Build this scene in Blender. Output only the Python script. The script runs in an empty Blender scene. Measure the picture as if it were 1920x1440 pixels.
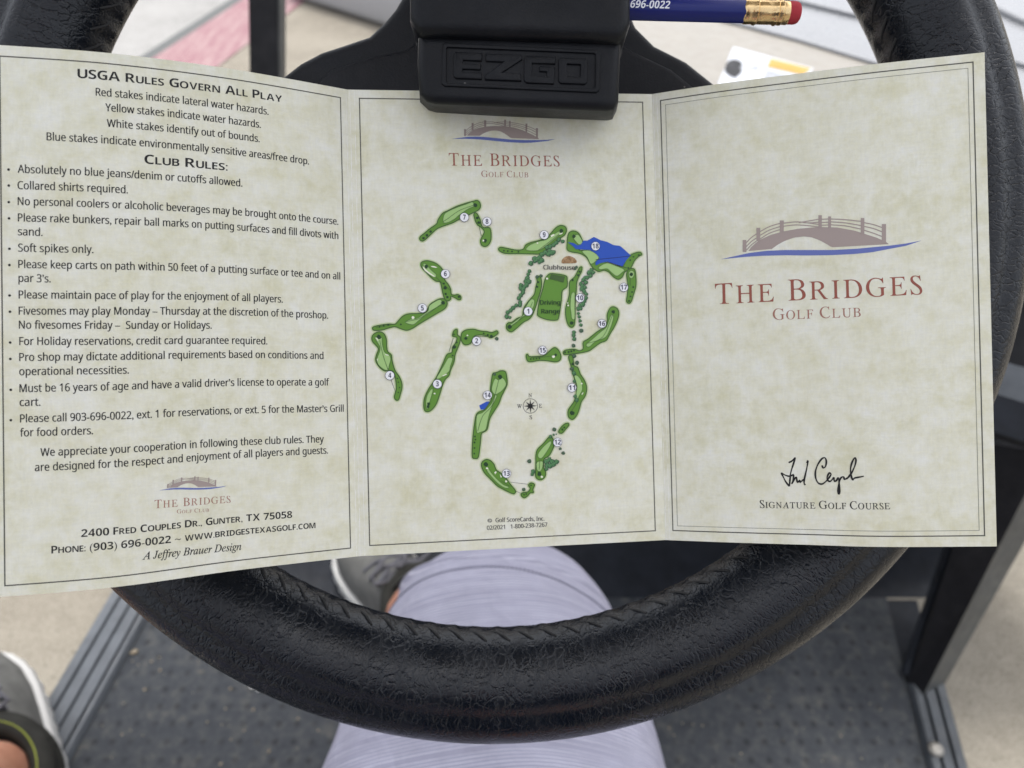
import bpy, bmesh, math, random
from mathutils import Vector, Matrix
random.seed(7)
R = math.radians
SC = bpy.context.scene
COL = SC.collection

# ------------------------------------------------------------------ camera
PITCH = R(42.0)
CAM = Vector((0.0, 0.0, 1.24))
FPX = 1450.0                       # focal length in pixels of the 1920 wide picture
AX = Vector((1, 0, 0))
AU = Vector((0, math.sin(PITCH), math.cos(PITCH)))
AF = Vector((0, math.cos(PITCH), -math.sin(PITCH)))
cd = bpy.data.cameras.new('camera')
cam = bpy.data.objects.new('camera', cd)
COL.objects.link(cam)
cam.location = CAM
cam.rotation_euler = (R(90) - PITCH, 0, 0)
cd.sensor_width = 36.0
cd.lens = 36.0 * FPX / 1920.0
cd.clip_start = 0.01
cd.clip_end = 500
cd.dof.use_dof = True
cd.dof.focus_distance = 0.240
cd.dof.aperture_fstop = 13.0
SC.camera = cam

# ------------------------------------------------------------------ sky, sun, exposure
SUN_EL, SUN_AZ = R(74), R(20)
w = bpy.data.worlds.new('World')
SC.world = w
w.use_nodes = True
nt = w.node_tree
bg = nt.nodes['Background']
sky = nt.nodes.new('ShaderNodeTexSky')
sky.sky_type = 'NISHITA'
sky.sun_disc = False
sky.sun_elevation = SUN_EL
sky.sun_rotation = SUN_AZ
sky.dust_density = 5.0
sky.air_density = 1.0
sky.ozone_density = 1.0
hs = nt.nodes.new('ShaderNodeHueSaturation')
hs.inputs['Saturation'].default_value = 0.28
nt.links.new(sky.outputs[0], hs.inputs['Color'])
nt.links.new(hs.outputs[0], bg.inputs[0])
bg.inputs[1].default_value = 0.15
sl = bpy.data.lights.new('sun', 'SUN')
sl.energy = 0.8
sl.angle = R(11)
sl.color = (1.0, 0.97, 0.91)
so = bpy.data.objects.new('sun', sl)
COL.objects.link(so)
sd = Vector((math.sin(SUN_AZ) * math.cos(SUN_EL), math.cos(SUN_AZ) * math.cos(SUN_EL), math.sin(SUN_EL)))
so.rotation_euler = sd.to_track_quat('Z', 'Y').to_euler()
so.location = (0, 0, 4)
vs = SC.view_settings
SC.display_settings.display_device = 'sRGB'
vs.view_transform = 'Standard'
vs.look = 'None'
vs.gamma = 1
vs.use_curve_mapping = False
vs.exposure = 1.36

# ------------------------------------------------------------------ helpers
def cs(xr, yu, d):
    return CAM + AX * xr + AU * yu + AF * d

def cw(x, y, d):
    return cs((x - 960) / FPX * d, (720 - y) / FPX * d, d)

def gp(x, y, z):
    r = AX * ((x - 960) / FPX) + AU * ((720 - y) / FPX) + AF
    k = (z - CAM.z) / r.z
    return CAM + r * k

def proj(p):
    q = p - CAM
    d = q.dot(AF)
    return 960 + FPX * q.dot(AX) / d, 720 - FPX * q.dot(AU) / d

class MB:
    def __init__(s):
        s.v = []; s.f = []; s.m = []; s.uv = []
    def add(s, vs_, fs, mi=0, uv=None):
        b = len(s.v)
        s.v.extend([Vector(p) for p in vs_])
        s.uv.extend(uv if uv else [(0.0, 0.0)] * len(vs_))
        for f in fs:
            s.f.append([b + i for i in f]); s.m.append(mi)
    def bm(s, bm_, mi=0):
        bm_.verts.index_update()
        s.add([v.co.copy() for v in bm_.verts], [[v.index for v in f.verts] for f in bm_.faces], mi)
        bm_.free()
    def box(s, c, ax, ay, az, mi=0):
        vs_ = []
        for k in (-1, 1):
            for j in (-1, 1):
                for i in (-1, 1):
                    vs_.append(c + ax * i + ay * j + az * k)
        s.add(vs_, [(0, 2, 3, 1), (4, 5, 7, 6), (0, 1, 5, 4), (2, 6, 7, 3), (0, 4, 6, 2), (1, 3, 7, 5)], mi)
    def tube(s, pts, r, n=8, mi=0, cap=True):
        vs_ = []; fs = []
        up0 = None
        for i, p in enumerate(pts):
            a = pts[max(0, i - 1)]; b = pts[min(len(pts) - 1, i + 1)]
            t = (b - a).normalized()
            if up0 is None:
                up0 = t.orthogonal().normalized()
            e = (up0 - t * up0.dot(t)).normalized(); up0 = e
            g = t.cross(e)
            rr = r[i] if isinstance(r, (list, tuple)) else r
            for k in range(n):
                an = 2 * math.pi * k / n
                vs_.append(p + e * (math.cos(an) * rr) + g * (math.sin(an) * rr))
        for i in range(len(pts) - 1):
            for k in range(n):
                k2 = (k + 1) % n
                fs.append((i * n + k, i * n + k2, (i + 1) * n + k2, (i + 1) * n + k))
        if cap:
            fs.append(tuple(range(n - 1, -1, -1)))
            fs.append(tuple((len(pts) - 1) * n + k for k in range(n)))
        s.add(vs_, fs, mi)
    def build(s, name, mats, parent=None, smooth=True, org=None, fix=True):
        if not isinstance(mats, (list, tuple)):
            mats = [mats]
        if parent is not None and org is None:
            org = ORG[parent.name]
        org = org or Vector((0, 0, 0))
        me = bpy.data.meshes.new(name)
        me.from_pydata([tuple(p - org) for p in s.v], [], s.f)
        for m in mats:
            me.materials.append(m)
        me.polygons.foreach_set('material_index', s.m)
        ul = me.uv_layers.new(name='UVMap')
        for l in me.loops:
            ul.data[l.index].uv = s.uv[l.vertex_index]
        me.validate()
        if fix:
            b = bmesh.new(); b.from_mesh(me)
            bmesh.ops.recalc_face_normals(b, faces=b.faces[:])
            b.to_mesh(me); b.free()
        if smooth:
            me.polygons.foreach_set('use_smooth', [True] * len(me.polygons))
            try:
                me.set_sharp_from_angle(angle=R(38))
            except Exception:
                pass
        me.update()
        o = bpy.data.objects.new(name, me)
        COL.objects.link(o)
        if parent is not None:
            o.parent = parent
        else:
            o.location = org
        ORG[o.name] = org
        return o

ORG = {}
def thing(name, label, cat, loc):
    o = bpy.data.objects.new(name, None)
    o.empty_display_size = 0.05
    COL.objects.link(o)
    o.location = loc
    o['label'] = label; o['category'] = cat
    ORG[o.name] = Vector(loc)
    return o

def prism_bm(poly, df, db, bevel=0.0, seg=3, bpoly=None):
    """polygon given in picture pixels at depth df, pushed straight back to depth db"""
    b = bmesh.new()
    P = [((x - 960) / FPX * df, (720 - y) / FPX * df) for x, y in poly]
    fr = [b.verts.new(cs(x, y, df)) for x, y in P]
    bk = [b.verts.new(cw(x, y, db)) for x, y in bpoly] if bpoly else [b.verts.new(cs(x, y, db)) for x, y in P]
    ff = b.faces.new(fr)
    b.faces.new(bk[::-1])
    n = len(P)
    for i in range(n):
        b.faces.new((fr[i], bk[i], bk[(i + 1) % n], fr[(i + 1) % n]))
    bmesh.ops.recalc_face_normals(b, faces=b.faces[:])
    if bevel > 0:
        fe = [e for e in b.edges if e.verts[0] in fr and e.verts[1] in fr]
        bmesh.ops.bevel(b, geom=fe, offset=bevel, segments=seg, profile=0.5, affect='EDGES', clamp_overlap=True)
    return b

def catmull(pts, n=6, closed=True):
    out = []
    m = len(pts)
    rng = range(m) if closed else range(m - 1)
    for i in rng:
        if closed:
            p0, p1, p2, p3 = pts[i - 1], pts[i], pts[(i + 1) % m], pts[(i + 2) % m]
        else:
            p0, p1, p2, p3 = pts[max(0, i - 1)], pts[i], pts[i + 1], pts[min(m - 1, i + 2)]
        for k in range(n):
            t = k / n
            out.append(tuple(0.5 * ((2 * b) + (-a + c) * t + (2 * a - 5 * b + 4 * c - d) * t * t + (-a + 3 * b - 3 * c + d) * t ** 3)
                             for a, b, c, d in zip(p0, p1, p2, p3)))
    if not closed:
        out.append(tuple(pts[-1]))
    return out

# ------------------------------------------------------------------ materials
def mat(name, col, rough=0.5, spec=0.5, metal=0.0):
    m = bpy.data.materials.new(name); m.use_nodes = True
    p = m.node_tree.nodes['Principled BSDF']
    p.inputs['Base Color'].default_value = (*col, 1)
    p.inputs['Roughness'].default_value = rough
    p.inputs['Specular IOR Level'].default_value = spec
    p.inputs['Metallic'].default_value = metal
    return m

class NT:
    """small node writing helper"""
    def __init__(s, m):
        s.t = m.node_tree; s.p = s.t.nodes['Principled BSDF']
    def n(s, typ, **kw):
        nd = s.t.nodes.new(typ)
        for k, v in kw.items():
            if k.startswith('i_'):
                key = k[2:]
                nd.inputs[int(key) if key.isdigit() else key].default_value = v
            else:
                setattr(nd, k, v)
        return nd
    def l(s, a, b): s.t.links.new(a, b)
    def coord(s, which='Object', scale=(1, 1, 1)):
        tc = s.n('ShaderNodeTexCoord')
        mp = s.n('ShaderNodeMapping'); mp.inputs['Scale'].default_value = scale
        s.l(tc.outputs[which], mp.inputs[0]); return mp.outputs[0]
    def noise(s, vec, scale, detail=4, rough=0.55, dist=0.0):
        nd = s.n('ShaderNodeTexNoise'); nd.inputs['Scale'].default_value = scale
        nd.inputs['Detail'].default_value = detail; nd.inputs['Roughness'].default_value = rough
        nd.inputs['Distortion'].default_value = dist
        s.l(vec, nd.inputs['Vector']); return nd.outputs['Fac']
    def ramp(s, fac, stops):
        r = s.n('ShaderNodeValToRGB'); e = r.color_ramp.elements
        while len(e) < len(stops): e.new(0.5)
        for el, (pos, c) in zip(e, stops):
            el.position = pos; el.color = (*c, 1) if len(c) == 3 else c
        s.l(fac, r.inputs[0]); return r.outputs[0]
    def mix(s, fac, a, b, blend='MIX'):
        nd = s.n('ShaderNodeMix', data_type='RGBA', blend_type=blend)
        for i, v in ((0, fac), (6, a), (7, b)):
            if hasattr(v, 'is_output'): s.l(v, nd.inputs[i])
            elif isinstance(v, (int, float)): nd.inputs[i].default_value = v
            else: nd.inputs[i].default_value = (*v, 1)
        return nd.outputs[2]
    def math(s, op, a, b=0.5):
        nd = s.n('ShaderNodeMath', operation=op)
        for i, v in ((0, a), (1, b)):
            if hasattr(v, 'is_output'): s.l(v, nd.inputs[i])
            else: nd.inputs[i].default_value = v
        return nd.outputs[0]
    def bump(s, h, strength, dist, prev=None):
        b = s.n('ShaderNodeBump'); b.inputs['Strength'].default_value = strength
        b.inputs['Distance'].default_value = dist
        s.l(h, b.inputs['Height'])
        if prev is not None: s.l(prev, b.inputs['Normal'])
        return b.outputs[0]
    def col(s, c): s.l(c, s.p.inputs['Base Color'])
    def nor(s, c): s.l(c, s.p.inputs['Normal'])
    def rough(s, c): s.l(c, s.p.inputs['Roughness'])

G3 = lambda v: (v, v, v)

def m_leather(name, uv=True):
    m = mat(name, (0.012, 0.013, 0.017), 0.30, 0.36)
    t = NT(m)
    v = t.coord('UV' if uv else 'Object')
    # wrinkles running across the rim, fine grain between them
    mp = t.n('ShaderNodeMapping'); mp.inputs['Scale'].default_value = (1.0, 0.45, 1)
    wn = t.n('ShaderNodeTexNoise'); wn.inputs['Scale'].default_value = 160; wn.inputs['Detail'].default_value = 3
    t.l(v, wn.inputs['Vector'])
    ad = t.n('ShaderNodeVectorMath', operation='MULTIPLY_ADD')
    ad.inputs[1].default_value = (0.006, 0.006, 0.006)
    t.l(wn.outputs['Color'], ad.inputs[0]); t.l(v, ad.inputs[2])
    t.l(ad.outputs[0], mp.inputs[0])
    vo = t.n('ShaderNodeTexVoronoi', feature='DISTANCE_TO_EDGE'); vo.inputs['Scale'].default_value = 760
    t.l(mp.outputs[0], vo.inputs['Vector'])
    cre = t.ramp(vo.outputs['Distance'], [(0.0, G3(0)), (0.16, G3(1))])
    vo2 = t.n('ShaderNodeTexVoronoi', feature='DISTANCE_TO_EDGE'); vo2.inputs['Scale'].default_value = 330
    t.l(mp.outputs[0], vo2.inputs['Vector'])
    cre2 = t.ramp(vo2.outputs['Distance'], [(0.0, G3(0)), (0.09, G3(1))])
    mask = t.ramp(t.noise(v, 45, 2), [(0.34, G3(0.1)), (0.60, G3(1))])
    cre2 = t.mix(mask, G3(1.0), cre2)
    gr = t.noise(v, 2200, 3, 0.6)
    h = t.mix(0.45, cre, gr)
    b1 = t.bump(h, 0.42, 0.00020)
    b2 = t.bump(cre2, 0.5, 0.00034, b1)
    b3 = t.bump(t.noise(v, 60, 3), 0.25, 0.0010, b2)
    t.nor(b3)
    t.rough(t.ramp(t.noise(v, 90, 4), [(0.35, G3(0.17)), (0.65, G3(0.34))]))
    t.col(t.ramp(t.noise(v, 30, 4), [(0.3, (0.0022, 0.0036, 0.0070)), (0.75, (0.0048, 0.0070, 0.0115))]))
    return m

def m_plastic(name, col, rough=0.5, grain=900, gs=0.25, var=0.35):
    m = mat(name, col, rough, 0.2 if max(col) < 0.03 else 0.45)
    t = NT(m); v = t.coord('Object')
    t.nor(t.bump(t.noise(v, grain, 3, 0.6), gs, 0.0004))
    c1 = tuple(c * (1 - var) for c in col); c2 = tuple(min(1, c * (1 + var)) for c in col)
    t.col(t.ramp(t.noise(v, 35, 6, 0.65), [(0.3, c1), (0.7, c2)]))
    if max(col) < 0.013:      # a little settled dust
        vo = t.n('ShaderNodeTexVoronoi'); vo.inputs['Scale'].default_value = 170
        t.l(v, vo.inputs['Vector'])
        sx = t.n('ShaderNodeSeparateColor'); t.l(vo.outputs['Color'], sx.inputs[0])
        k1 = t.math('LESS_THAN', vo.outputs['Distance'], 0.055)
        k2 = t.math('GREATER_THAN', sx.outputs[0], 0.80)
        film = t.ramp(t.noise(v, 28, 6, 0.7), [(0.48, G3(0)), (0.80, G3(0.10))])
        base = t.ramp(t.noise(v, 35, 6, 0.65), [(0.3, c1), (0.7, c2)])
        t.col(t.mix(t.math('MULTIPLY', k1, k2), t.mix(film, base, (0.10, 0.10, 0.10)), (0.16, 0.15, 0.14)))
    t.rough(t.ramp(t.noise(v, 60, 4), [(0.3, G3(max(0.05, rough - 0.08))), (0.7, G3(min(1, rough + 0.1)))]))
    return m

def m_paper():
    m = mat('parchment_paper', (0.7, 0.7, 0.62), 0.55, 0.35)
    t = NT(m); v = t.coord('UV')
    big = t.noise(v, 78, 5, 0.62, 0.2)
    mid = t.noise(v, 190, 6, 0.72, 0.2)
    wx = t.coord('UV', (1.0, 0.16, 1)); wy = t.coord('UV', (0.16, 1.0, 1))
    fib = t.mix(0.5, t.noise(wx, 1500, 3, 0.65, 0.6), t.noise(wy, 1500, 3, 0.65, 0.6))
    f = t.mix(0.5, big, mid)
    f = t.mix(0.14, f, fib)
    c = t.ramp(f, [(0.36, (0.755, 0.76, 0.705)), (0.48, (0.71, 0.705, 0.595)), (0.58, (0.65, 0.637, 0.485)), (0.74, (0.56, 0.53, 0.32))])
    st = t.mix(0.35, t.noise(v, 30, 4, 0.5, 0.2), mid)
    sm = t.ramp(st, [(0.53, G3(0)), (0.72, G3(0.38))])
    c = t.mix(sm, c, (0.55, 0.54, 0.36))
    fr = t.ramp(fib, [(0.32, G3(0.92)), (0.68, G3(1.06))])
    c = t.mix(1.0, c, fr, 'MULTIPLY')
    t.col(c)
    t.nor(t.bump(fib, 0.12, 0.00012))
    return m

def m_concrete(name, base, warm):
    m = mat(name, base, 0.9, 0.25)
    t = NT(m); v = t.coord('Object')
    a = t.noise(v, 3.0, 6, 0.7); b = t.noise(v, 30, 8, 0.78); c = t.noise(v, 260, 3, 0.6)
    f = t.mix(0.5, t.mix(0.45, a, b), c)
    cc = t.ramp(f, [(0.38, tuple(x * 0.60 for x in base)), (0.48, base), (0.58, warm)])
    sp = t.ramp(t.noise(v, 90, 2, 0.5), [(0.66, G3(1)), (0.72, G3(0.6))])
    t.col(t.mix(1.0, cc, sp, 'MULTIPLY'))
    t.nor(t.bump(f, 0.5, 0.004))
    return m

def m_paint_worn(name, col, under):
    m = mat(name, col, 0.8, 0.3)
    t = NT(m); v = t.coord('Object', (1, 1, 1))
    rot = t.n('ShaderNodeMapping'); rot.inputs['Rotation'].default_value = (0, 0, R(-40)); rot.inputs['Scale'].default_value = (14, 1.2, 1)
    t.l(v, rot.inputs[0])
    n1 = t.noise(rot.outputs[0], 3.0, 5, 0.65); n2 = t.noise(v, 50, 4, 0.7)
    f = t.ramp(t.mix(0.4, n1, n2), [(0.44, G3(0)), (0.62, G3(1))])
    t.col(t.mix(f, col, under))
    return m

def m_mat():
    m = mat('floor_mat_rubber', (0.05, 0.055, 0.062), 0.75, 0.3)
    t = NT(m); v = t.coord('UV', (46, 46, 1))
    fr = t.n('ShaderNodeVectorMath', operation='FRACTION'); t.l(v, fr.inputs[0])
    sb = t.n('ShaderNodeVectorMath', operation='SUBTRACT'); sb.inputs[1].default_value = (0.5, 0.5, 0)
    t.l(fr.outputs[0], sb.inputs[0])
    ml = t.n('ShaderNodeVectorMath', operation='MULTIPLY'); ml.inputs[1].default_value = (1, 1, 0)
    t.l(sb.outputs[0], ml.inputs[0])
    ln = t.n('ShaderNodeVectorMath', operation='LENGTH'); t.l(ml.outputs[0], ln.inputs[0])
    dot = t.ramp(ln.outputs['Value'], [(0.10, G3(0)), (0.24, G3(1))])
    o = t.coord('Object')
    wear = t.ramp(t.noise(o, 9, 4), [(0.38, G3(0.1)), (0.56, G3(1))])
    dust = t.noise(o, 55, 8, 0.75)
    c = t.ramp(dust, [(0.32, (0.024, 0.028, 0.035)), (0.50, (0.038, 0.043, 0.050)), (0.62, (0.062, 0.064, 0.064)), (0.74, (0.13, 0.118, 0.096))])
    dk = t.mix(1.0, c, G3(0.52), 'MULTIPLY')
    dm = t.math('MULTIPLY', t.math('SUBTRACT', 1.0, dot), wear)
    t.col(t.mix(dm, c, dk))
    b = t.bump(dot, 0.2, 0.0015)
    t.nor(t.bump(t.noise(o, 500, 3), 0.3, 0.001, b))
    return m

def m_cloth():
    m = mat('lavender_striped_cloth', (0.42, 0.42, 0.52), 0.95, 0.1)
    t = NT(m)
    tc = t.n('ShaderNodeTexCoord')
    sx = t.n('ShaderNodeSeparateXYZ'); t.l(tc.outputs['UV'], sx.inputs[0])
    o = t.coord('Object')
    wob = t.noise(o, 12, 3)
    yy = t.math('ADD', sx.outputs['Y'], t.math('MULTIPLY', wob, 0.003))
    s1 = t.math('SINE', t.math('MULTIPLY', yy, 2300.0))
    cx = t.n('ShaderNodeCombineXYZ'); t.l(yy, cx.inputs[1]); t.l(t.math('MULTIPLY', sx.outputs['X'], 0.06), cx.inputs[0])
    br = t.noise(cx.outputs[0], 260, 2, 0.5)
    st = t.math('MULTIPLY', t.ramp(s1, [(0.2, G3(0)), (0.95, G3(1))]), t.ramp(br, [(0.34, G3(0.1)), (0.60, G3(1))]))
    c = t.mix(st, (0.275, 0.272, 0.345), (0.50, 0.50, 0.585))
    big = t.ramp(t.noise(o, 30, 5), [(0.3, G3(0.9)), (0.7, G3(1.06))])
    t.col(t.mix(1.0, c, big, 'MULTIPLY'))
    we = t.noise(o, 1500, 2)
    b = t.bump(we, 0.25, 0.0005)
    t.nor(t.bump(t.noise(o, 26, 3, 0.5, 0.6), 0.75, 0.008, b))
    return m

def m_skin():
    m = mat('skin', (0.48, 0.23, 0.15), 0.5, 0.4)
    t = NT(m); v = t.coord('Object')
    t.p.inputs['Subsurface Weight'].default_value = 0.12
    t.p.inputs['Subsurface Radius'].default_value = (0.01, 0.004, 0.002)
    t.p.inputs['Subsurface Scale'].default_value = 0.5
    t.col(t.ramp(t.noise(v, 35, 5, 0.6), [(0.3, (0.40, 0.17, 0.105)), (0.7, (0.56, 0.29, 0.195))]))
    t.nor(t.bump(t.noise(v, 700, 3), 0.2, 0.0006))
    return m

M = {}
M['leather'] = m_leather('black_rim_vinyl')
M['plastic'] = m_plastic('black_moulded_plastic', (0.008, 0.009, 0.012), 0.46, 1300, 0.4, 0.25)
M['clip'] = m_plastic('black_clip_plastic', (0.005, 0.006, 0.0085), 0.40, 1500, 0.3, 0.25)
M['thread'] = mat('black_thread', (0.005, 0.005, 0.006), 0.6)
M['paper'] = m_paper()
M['paper_back'] = mat('paper_back', (0.6, 0.6, 0.52), 0.7, 0.2)
M['edge'] = mat('paper_crease', (0.80, 0.80, 0.76), 0.8, 0.1)
M['ink'] = mat('black_ink', (0.011, 0.011, 0.012), 0.5, 0.3)
M['ink_soft'] = mat('grey_ink', (0.075, 0.075, 0.072), 0.5, 0.3)
M['line'] = mat('border_ink', (0.085, 0.085, 0.072), 0.5, 0.3)
M['line_thin'] = mat('border_ink_thin', (0.20, 0.20, 0.165), 0.5, 0.3)
M['red'] = mat('red_brown_ink', (0.285, 0.085, 0.06), 0.5, 0.3)
M['red_soft'] = mat('red_brown_ink_thin', (0.33, 0.15, 0.115), 0.5, 0.3)
M['taupe'] = mat('taupe_ink', (0.345, 0.285, 0.265), 0.5, 0.3)
M['blue'] = mat('blue_ink', (0.125, 0.16, 0.42), 0.5, 0.3)
M['halo'] = mat('pale_green_ink', (0.52, 0.60, 0.34), 0.5, 0.3)
M['grass'] = mat('fairway_green_ink', (0.115, 0.265, 0.036), 0.5, 0.3)
M['grass_line'] = mat('dark_green_ink', (0.055, 0.115, 0.030), 0.5, 0.3)
M['light'] = mat('light_green_ink', (0.34, 0.53, 0.20), 0.5, 0.3)
M['deep'] = mat('deep_green_ink', (0.016, 0.052, 0.018), 0.5, 0.3)
M['tree_o'] = mat('tree_outline_ink', (0.030, 0.085, 0.042), 0.5, 0.3)
M['tree_i'] = mat('tree_green_ink', (0.085, 0.22, 0.088), 0.5, 0.3)
M['tree_j'] = mat('dull_tree_ink', (0.085, 0.135, 0.085), 0.5, 0.3)
M['sand'] = mat('sand_white_ink', (0.80, 0.82, 0.66), 0.5, 0.3)
M['lake'] = mat('lake_blue_ink', (0.022, 0.085, 0.46), 0.5, 0.3)
M['navy'] = mat('navy_ink', (0.012, 0.014, 0.06), 0.5, 0.3)
M['white'] = mat('white_ink', (0.80, 0.81, 0.84), 0.5, 0.3)
M['brown'] = mat('brown_ink', (0.34, 0.20, 0.095), 0.5, 0.3)
_t = NT(M['brown']); _t.col(_t.ramp(_t.noise(_t.coord('Object'), 900, 3), [(0.35, (0.22, 0.12, 0.05)), (0.65, (0.45, 0.29, 0.15))]))
M['concrete'] = m_concrete('pavement_concrete', (0.178, 0.160, 0.130), (0.245, 0.226, 0.188))
M['concrete_b'] = m_concrete('grey_concrete', (0.235, 0.232, 0.225), (0.29, 0.287, 0.28))
M['joint'] = mat('joint_filler', (0.10, 0.105, 0.105), 0.9, 0.2)
M['redpaint'] = m_paint_worn('worn_red_paint', (0.205, 0.105, 0.12), (0.29, 0.215, 0.21))
M['mat'] = m_mat()
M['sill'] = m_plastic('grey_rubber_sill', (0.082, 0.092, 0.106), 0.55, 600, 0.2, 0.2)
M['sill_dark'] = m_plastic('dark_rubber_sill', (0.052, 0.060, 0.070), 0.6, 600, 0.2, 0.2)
M['black'] = m_plastic('black_plastic_panel', (0.008, 0.008, 0.010), 0.5, 800, 0.2, 0.3)
M['dark'] = m_plastic('dark_grey_plastic', (0.013, 0.0155, 0.021), 0.6, 500, 0.3, 0.3)
M['greyedge'] = m_plastic('lit_post_face_grey', (0.055, 0.058, 0.058), 0.5, 600, 0.2, 0.2)  # light falling on the post's outer side, put into its colour
M['cowl'] = m_plastic('white_body_plastic', (0.19, 0.196, 0.208), 0.3, 300, 0.03, 0.04)
M['cowl_warm_reflect'] = m_plastic('white_body_warm_reflection', (0.215, 0.20, 0.175), 0.4, 300, 0.05, 0.05)  # white cowl deck with a warm reflection painted into its base colour
M['vehicle_block_white'] = m_plastic('white_vehicle_block_surface', (0.36, 0.36, 0.375), 0.6, 200, 0.1, 0.03)
M['roof'] = m_plastic('roof_plastic', (0.5, 0.49, 0.46), 0.6, 200, 0.1, 0.05)
M['label'] = mat('white_label', (0.40, 0.42, 0.46), 0.4)
M['yellow'] = mat('yellow_label', (0.36, 0.21, 0.012), 0.4)
M['labelgrey'] = mat('grey_label_print', (0.20, 0.21, 0.23), 0.5)
M['cloth'] = m_cloth()
M['cloth_thread'] = mat('hem_thread', (0.10, 0.10, 0.15), 0.9)
M['skin'] = m_skin()
M['unseen_shirt'] = m_plastic('unseen_navy_shirt_cloth', (0.02, 0.022, 0.035), 0.9, 900, 0.4, 0.2)  # invented dark tone, chosen to keep rim reflections dark
M['shoe'] = m_plastic('grey_shoe_mesh', (0.105, 0.105, 0.10), 0.85, 1200, 0.5, 0.3)
M['sole'] = m_plastic('white_shoe_sole', (0.50, 0.50, 0.49), 0.6, 300, 0.1, 0.05)
M['collar'] = m_plastic('dark_shoe_collar', (0.024, 0.024, 0.021), 0.85, 900, 0.4, 0.3)
M['lining'] = mat('black_shoe_lining', (0.006, 0.006, 0.006), 0.95)
M['lime'] = mat('lime_piping', (0.20, 0.235, 0.02), 0.7)
M['lace'] = m_plastic('grey_lace', (0.10, 0.10, 0.115), 0.9, 2000, 0.5, 0.2)
M['pencil'] = mat('blue_pencil_lacquer', (0.0035, 0.010, 0.125), 0.28, 0.3)
M['brass'] = mat('brass_ferrule', (0.72, 0.52, 0.27), 0.24, 0.5, 1.0)
_t = NT(M['brass']); _t.rough(_t.ramp(_t.noise(_t.coord('Object'), 500, 4), [(0.3, G3(0.16)), (0.7, G3(0.36))]))
M['eraser'] = m_plastic('red_eraser', (0.36, 0.028, 0.040), 0.8, 900, 0.4, 0.15)
M['foil'] = mat('silver_foil_print', (0.62, 0.64, 0.70), 0.35, 0.5, 0.3)
M['screw'] = mat('steel_screw', (0.26, 0.25, 0.23), 0.55, 0.5, 0.8)
M['grit'] = m_plastic('dry_grit', (0.20, 0.17, 0.125), 0.95, 300, 0.5, 0.4)

# ------------------------------------------------------------------ ground
def struct(o): o['kind'] = 'structure'; return o

mb = MB()
N = 24
vs_, fs = [], []
for j in range(N + 1):
    for i in range(N + 1):
        vs_.append((-60 + 120 * i / N, -60 + 120 * j / N, 0))
for j in range(N):
    for i in range(N):
        a = j * (N + 1) + i
        fs.append((a, a + 1, a + N + 2, a + N + 1))
mb.add(vs_, fs)
struct(mb.build('pavement', M['concrete'], fix=False))

def ground_line(p, q, ext0, ext1):
    a, b = gp(*p, 0), gp(*q, 0)
    d = (b - a).normalized()
    return a - d * ext0, b + d * ext1, d

a, b, d = ground_line((282, 104), (440, 2), 3.0, 12.0)           # the joint between grey slab and red strip
nrm = Vector((d.y, -d.x, 0))
def strip(o0, o1, z):
    return [a + nrm * o0 + Vector((0, 0, z)), b + nrm * o0 + Vector((0, 0, z)), b + nrm * o1 + Vector((0, 0, z)), a + nrm * o1 + Vector((0, 0, z))]
# width of the red strip on the ground
pr = gp(410, 125, 0); wid = (pr - a).dot(nrm)
mb = MB(); mb.add(strip(0.035, wid, 0.004), [(0, 1, 2, 3)]); struct(mb.build('painted_strip', M['redpaint']))
mb = MB(); mb.add(strip(-0.03, 0.035, 0.004), [(0, 1, 2, 3)]); struct(mb.build('expansion_joint', M['joint']))
mb = MB(); mb.add(strip(-20, -0.03, 0.004), [(0, 1, 2, 3)]); struct(mb.build('concrete_slab', M['concrete_b']))

# simple block standing in for a parked white vehicle beyond the strip
p0, p1 = gp(541, -3, 0), gp(705, 50, 0)
dd = (p1 - p0).normalized(); nn = Vector((-dd.y, dd.x, 0))
if nn.y < 0: nn = -nn
b_ = bmesh.new()
L = 1.9
q = [p0, p0 + dd * L, p0 + dd * L + nn * 0.8, p0 + nn * 0.8]
lo = [b_.verts.new(v) for v in q]; hi = [b_.verts.new(v + Vector((0, 0, 0.22))) for v in q]
b_.faces.new(lo[::-1]); b_.faces.new(hi)
for i in range(4): b_.faces.new((lo[i], lo[(i + 1) % 4], hi[(i + 1) % 4], hi[i]))
bmesh.ops.recalc_face_normals(b_, faces=b_.faces[:])
bmesh.ops.bevel(b_, geom=b_.edges[:], offset=0.05, segments=4, profile=0.5, affect='EDGES')
mb = MB(); mb.bm(b_)
o = mb.build('white_vehicle_block', M['vehicle_block_white'], org=p0)
o['label'] = 'smooth white block standing in for a parked white vehicle at the end of the worn red strip'; o['category'] = 'block'

# ------------------------------------------------------------------ golf cart
FZ = 0.30
cart = thing('golf_cart', 'golf cart with black padded steering wheel, grey rubber floor mat and white front body', 'golf cart', gp(940, 1300, FZ))

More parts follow.
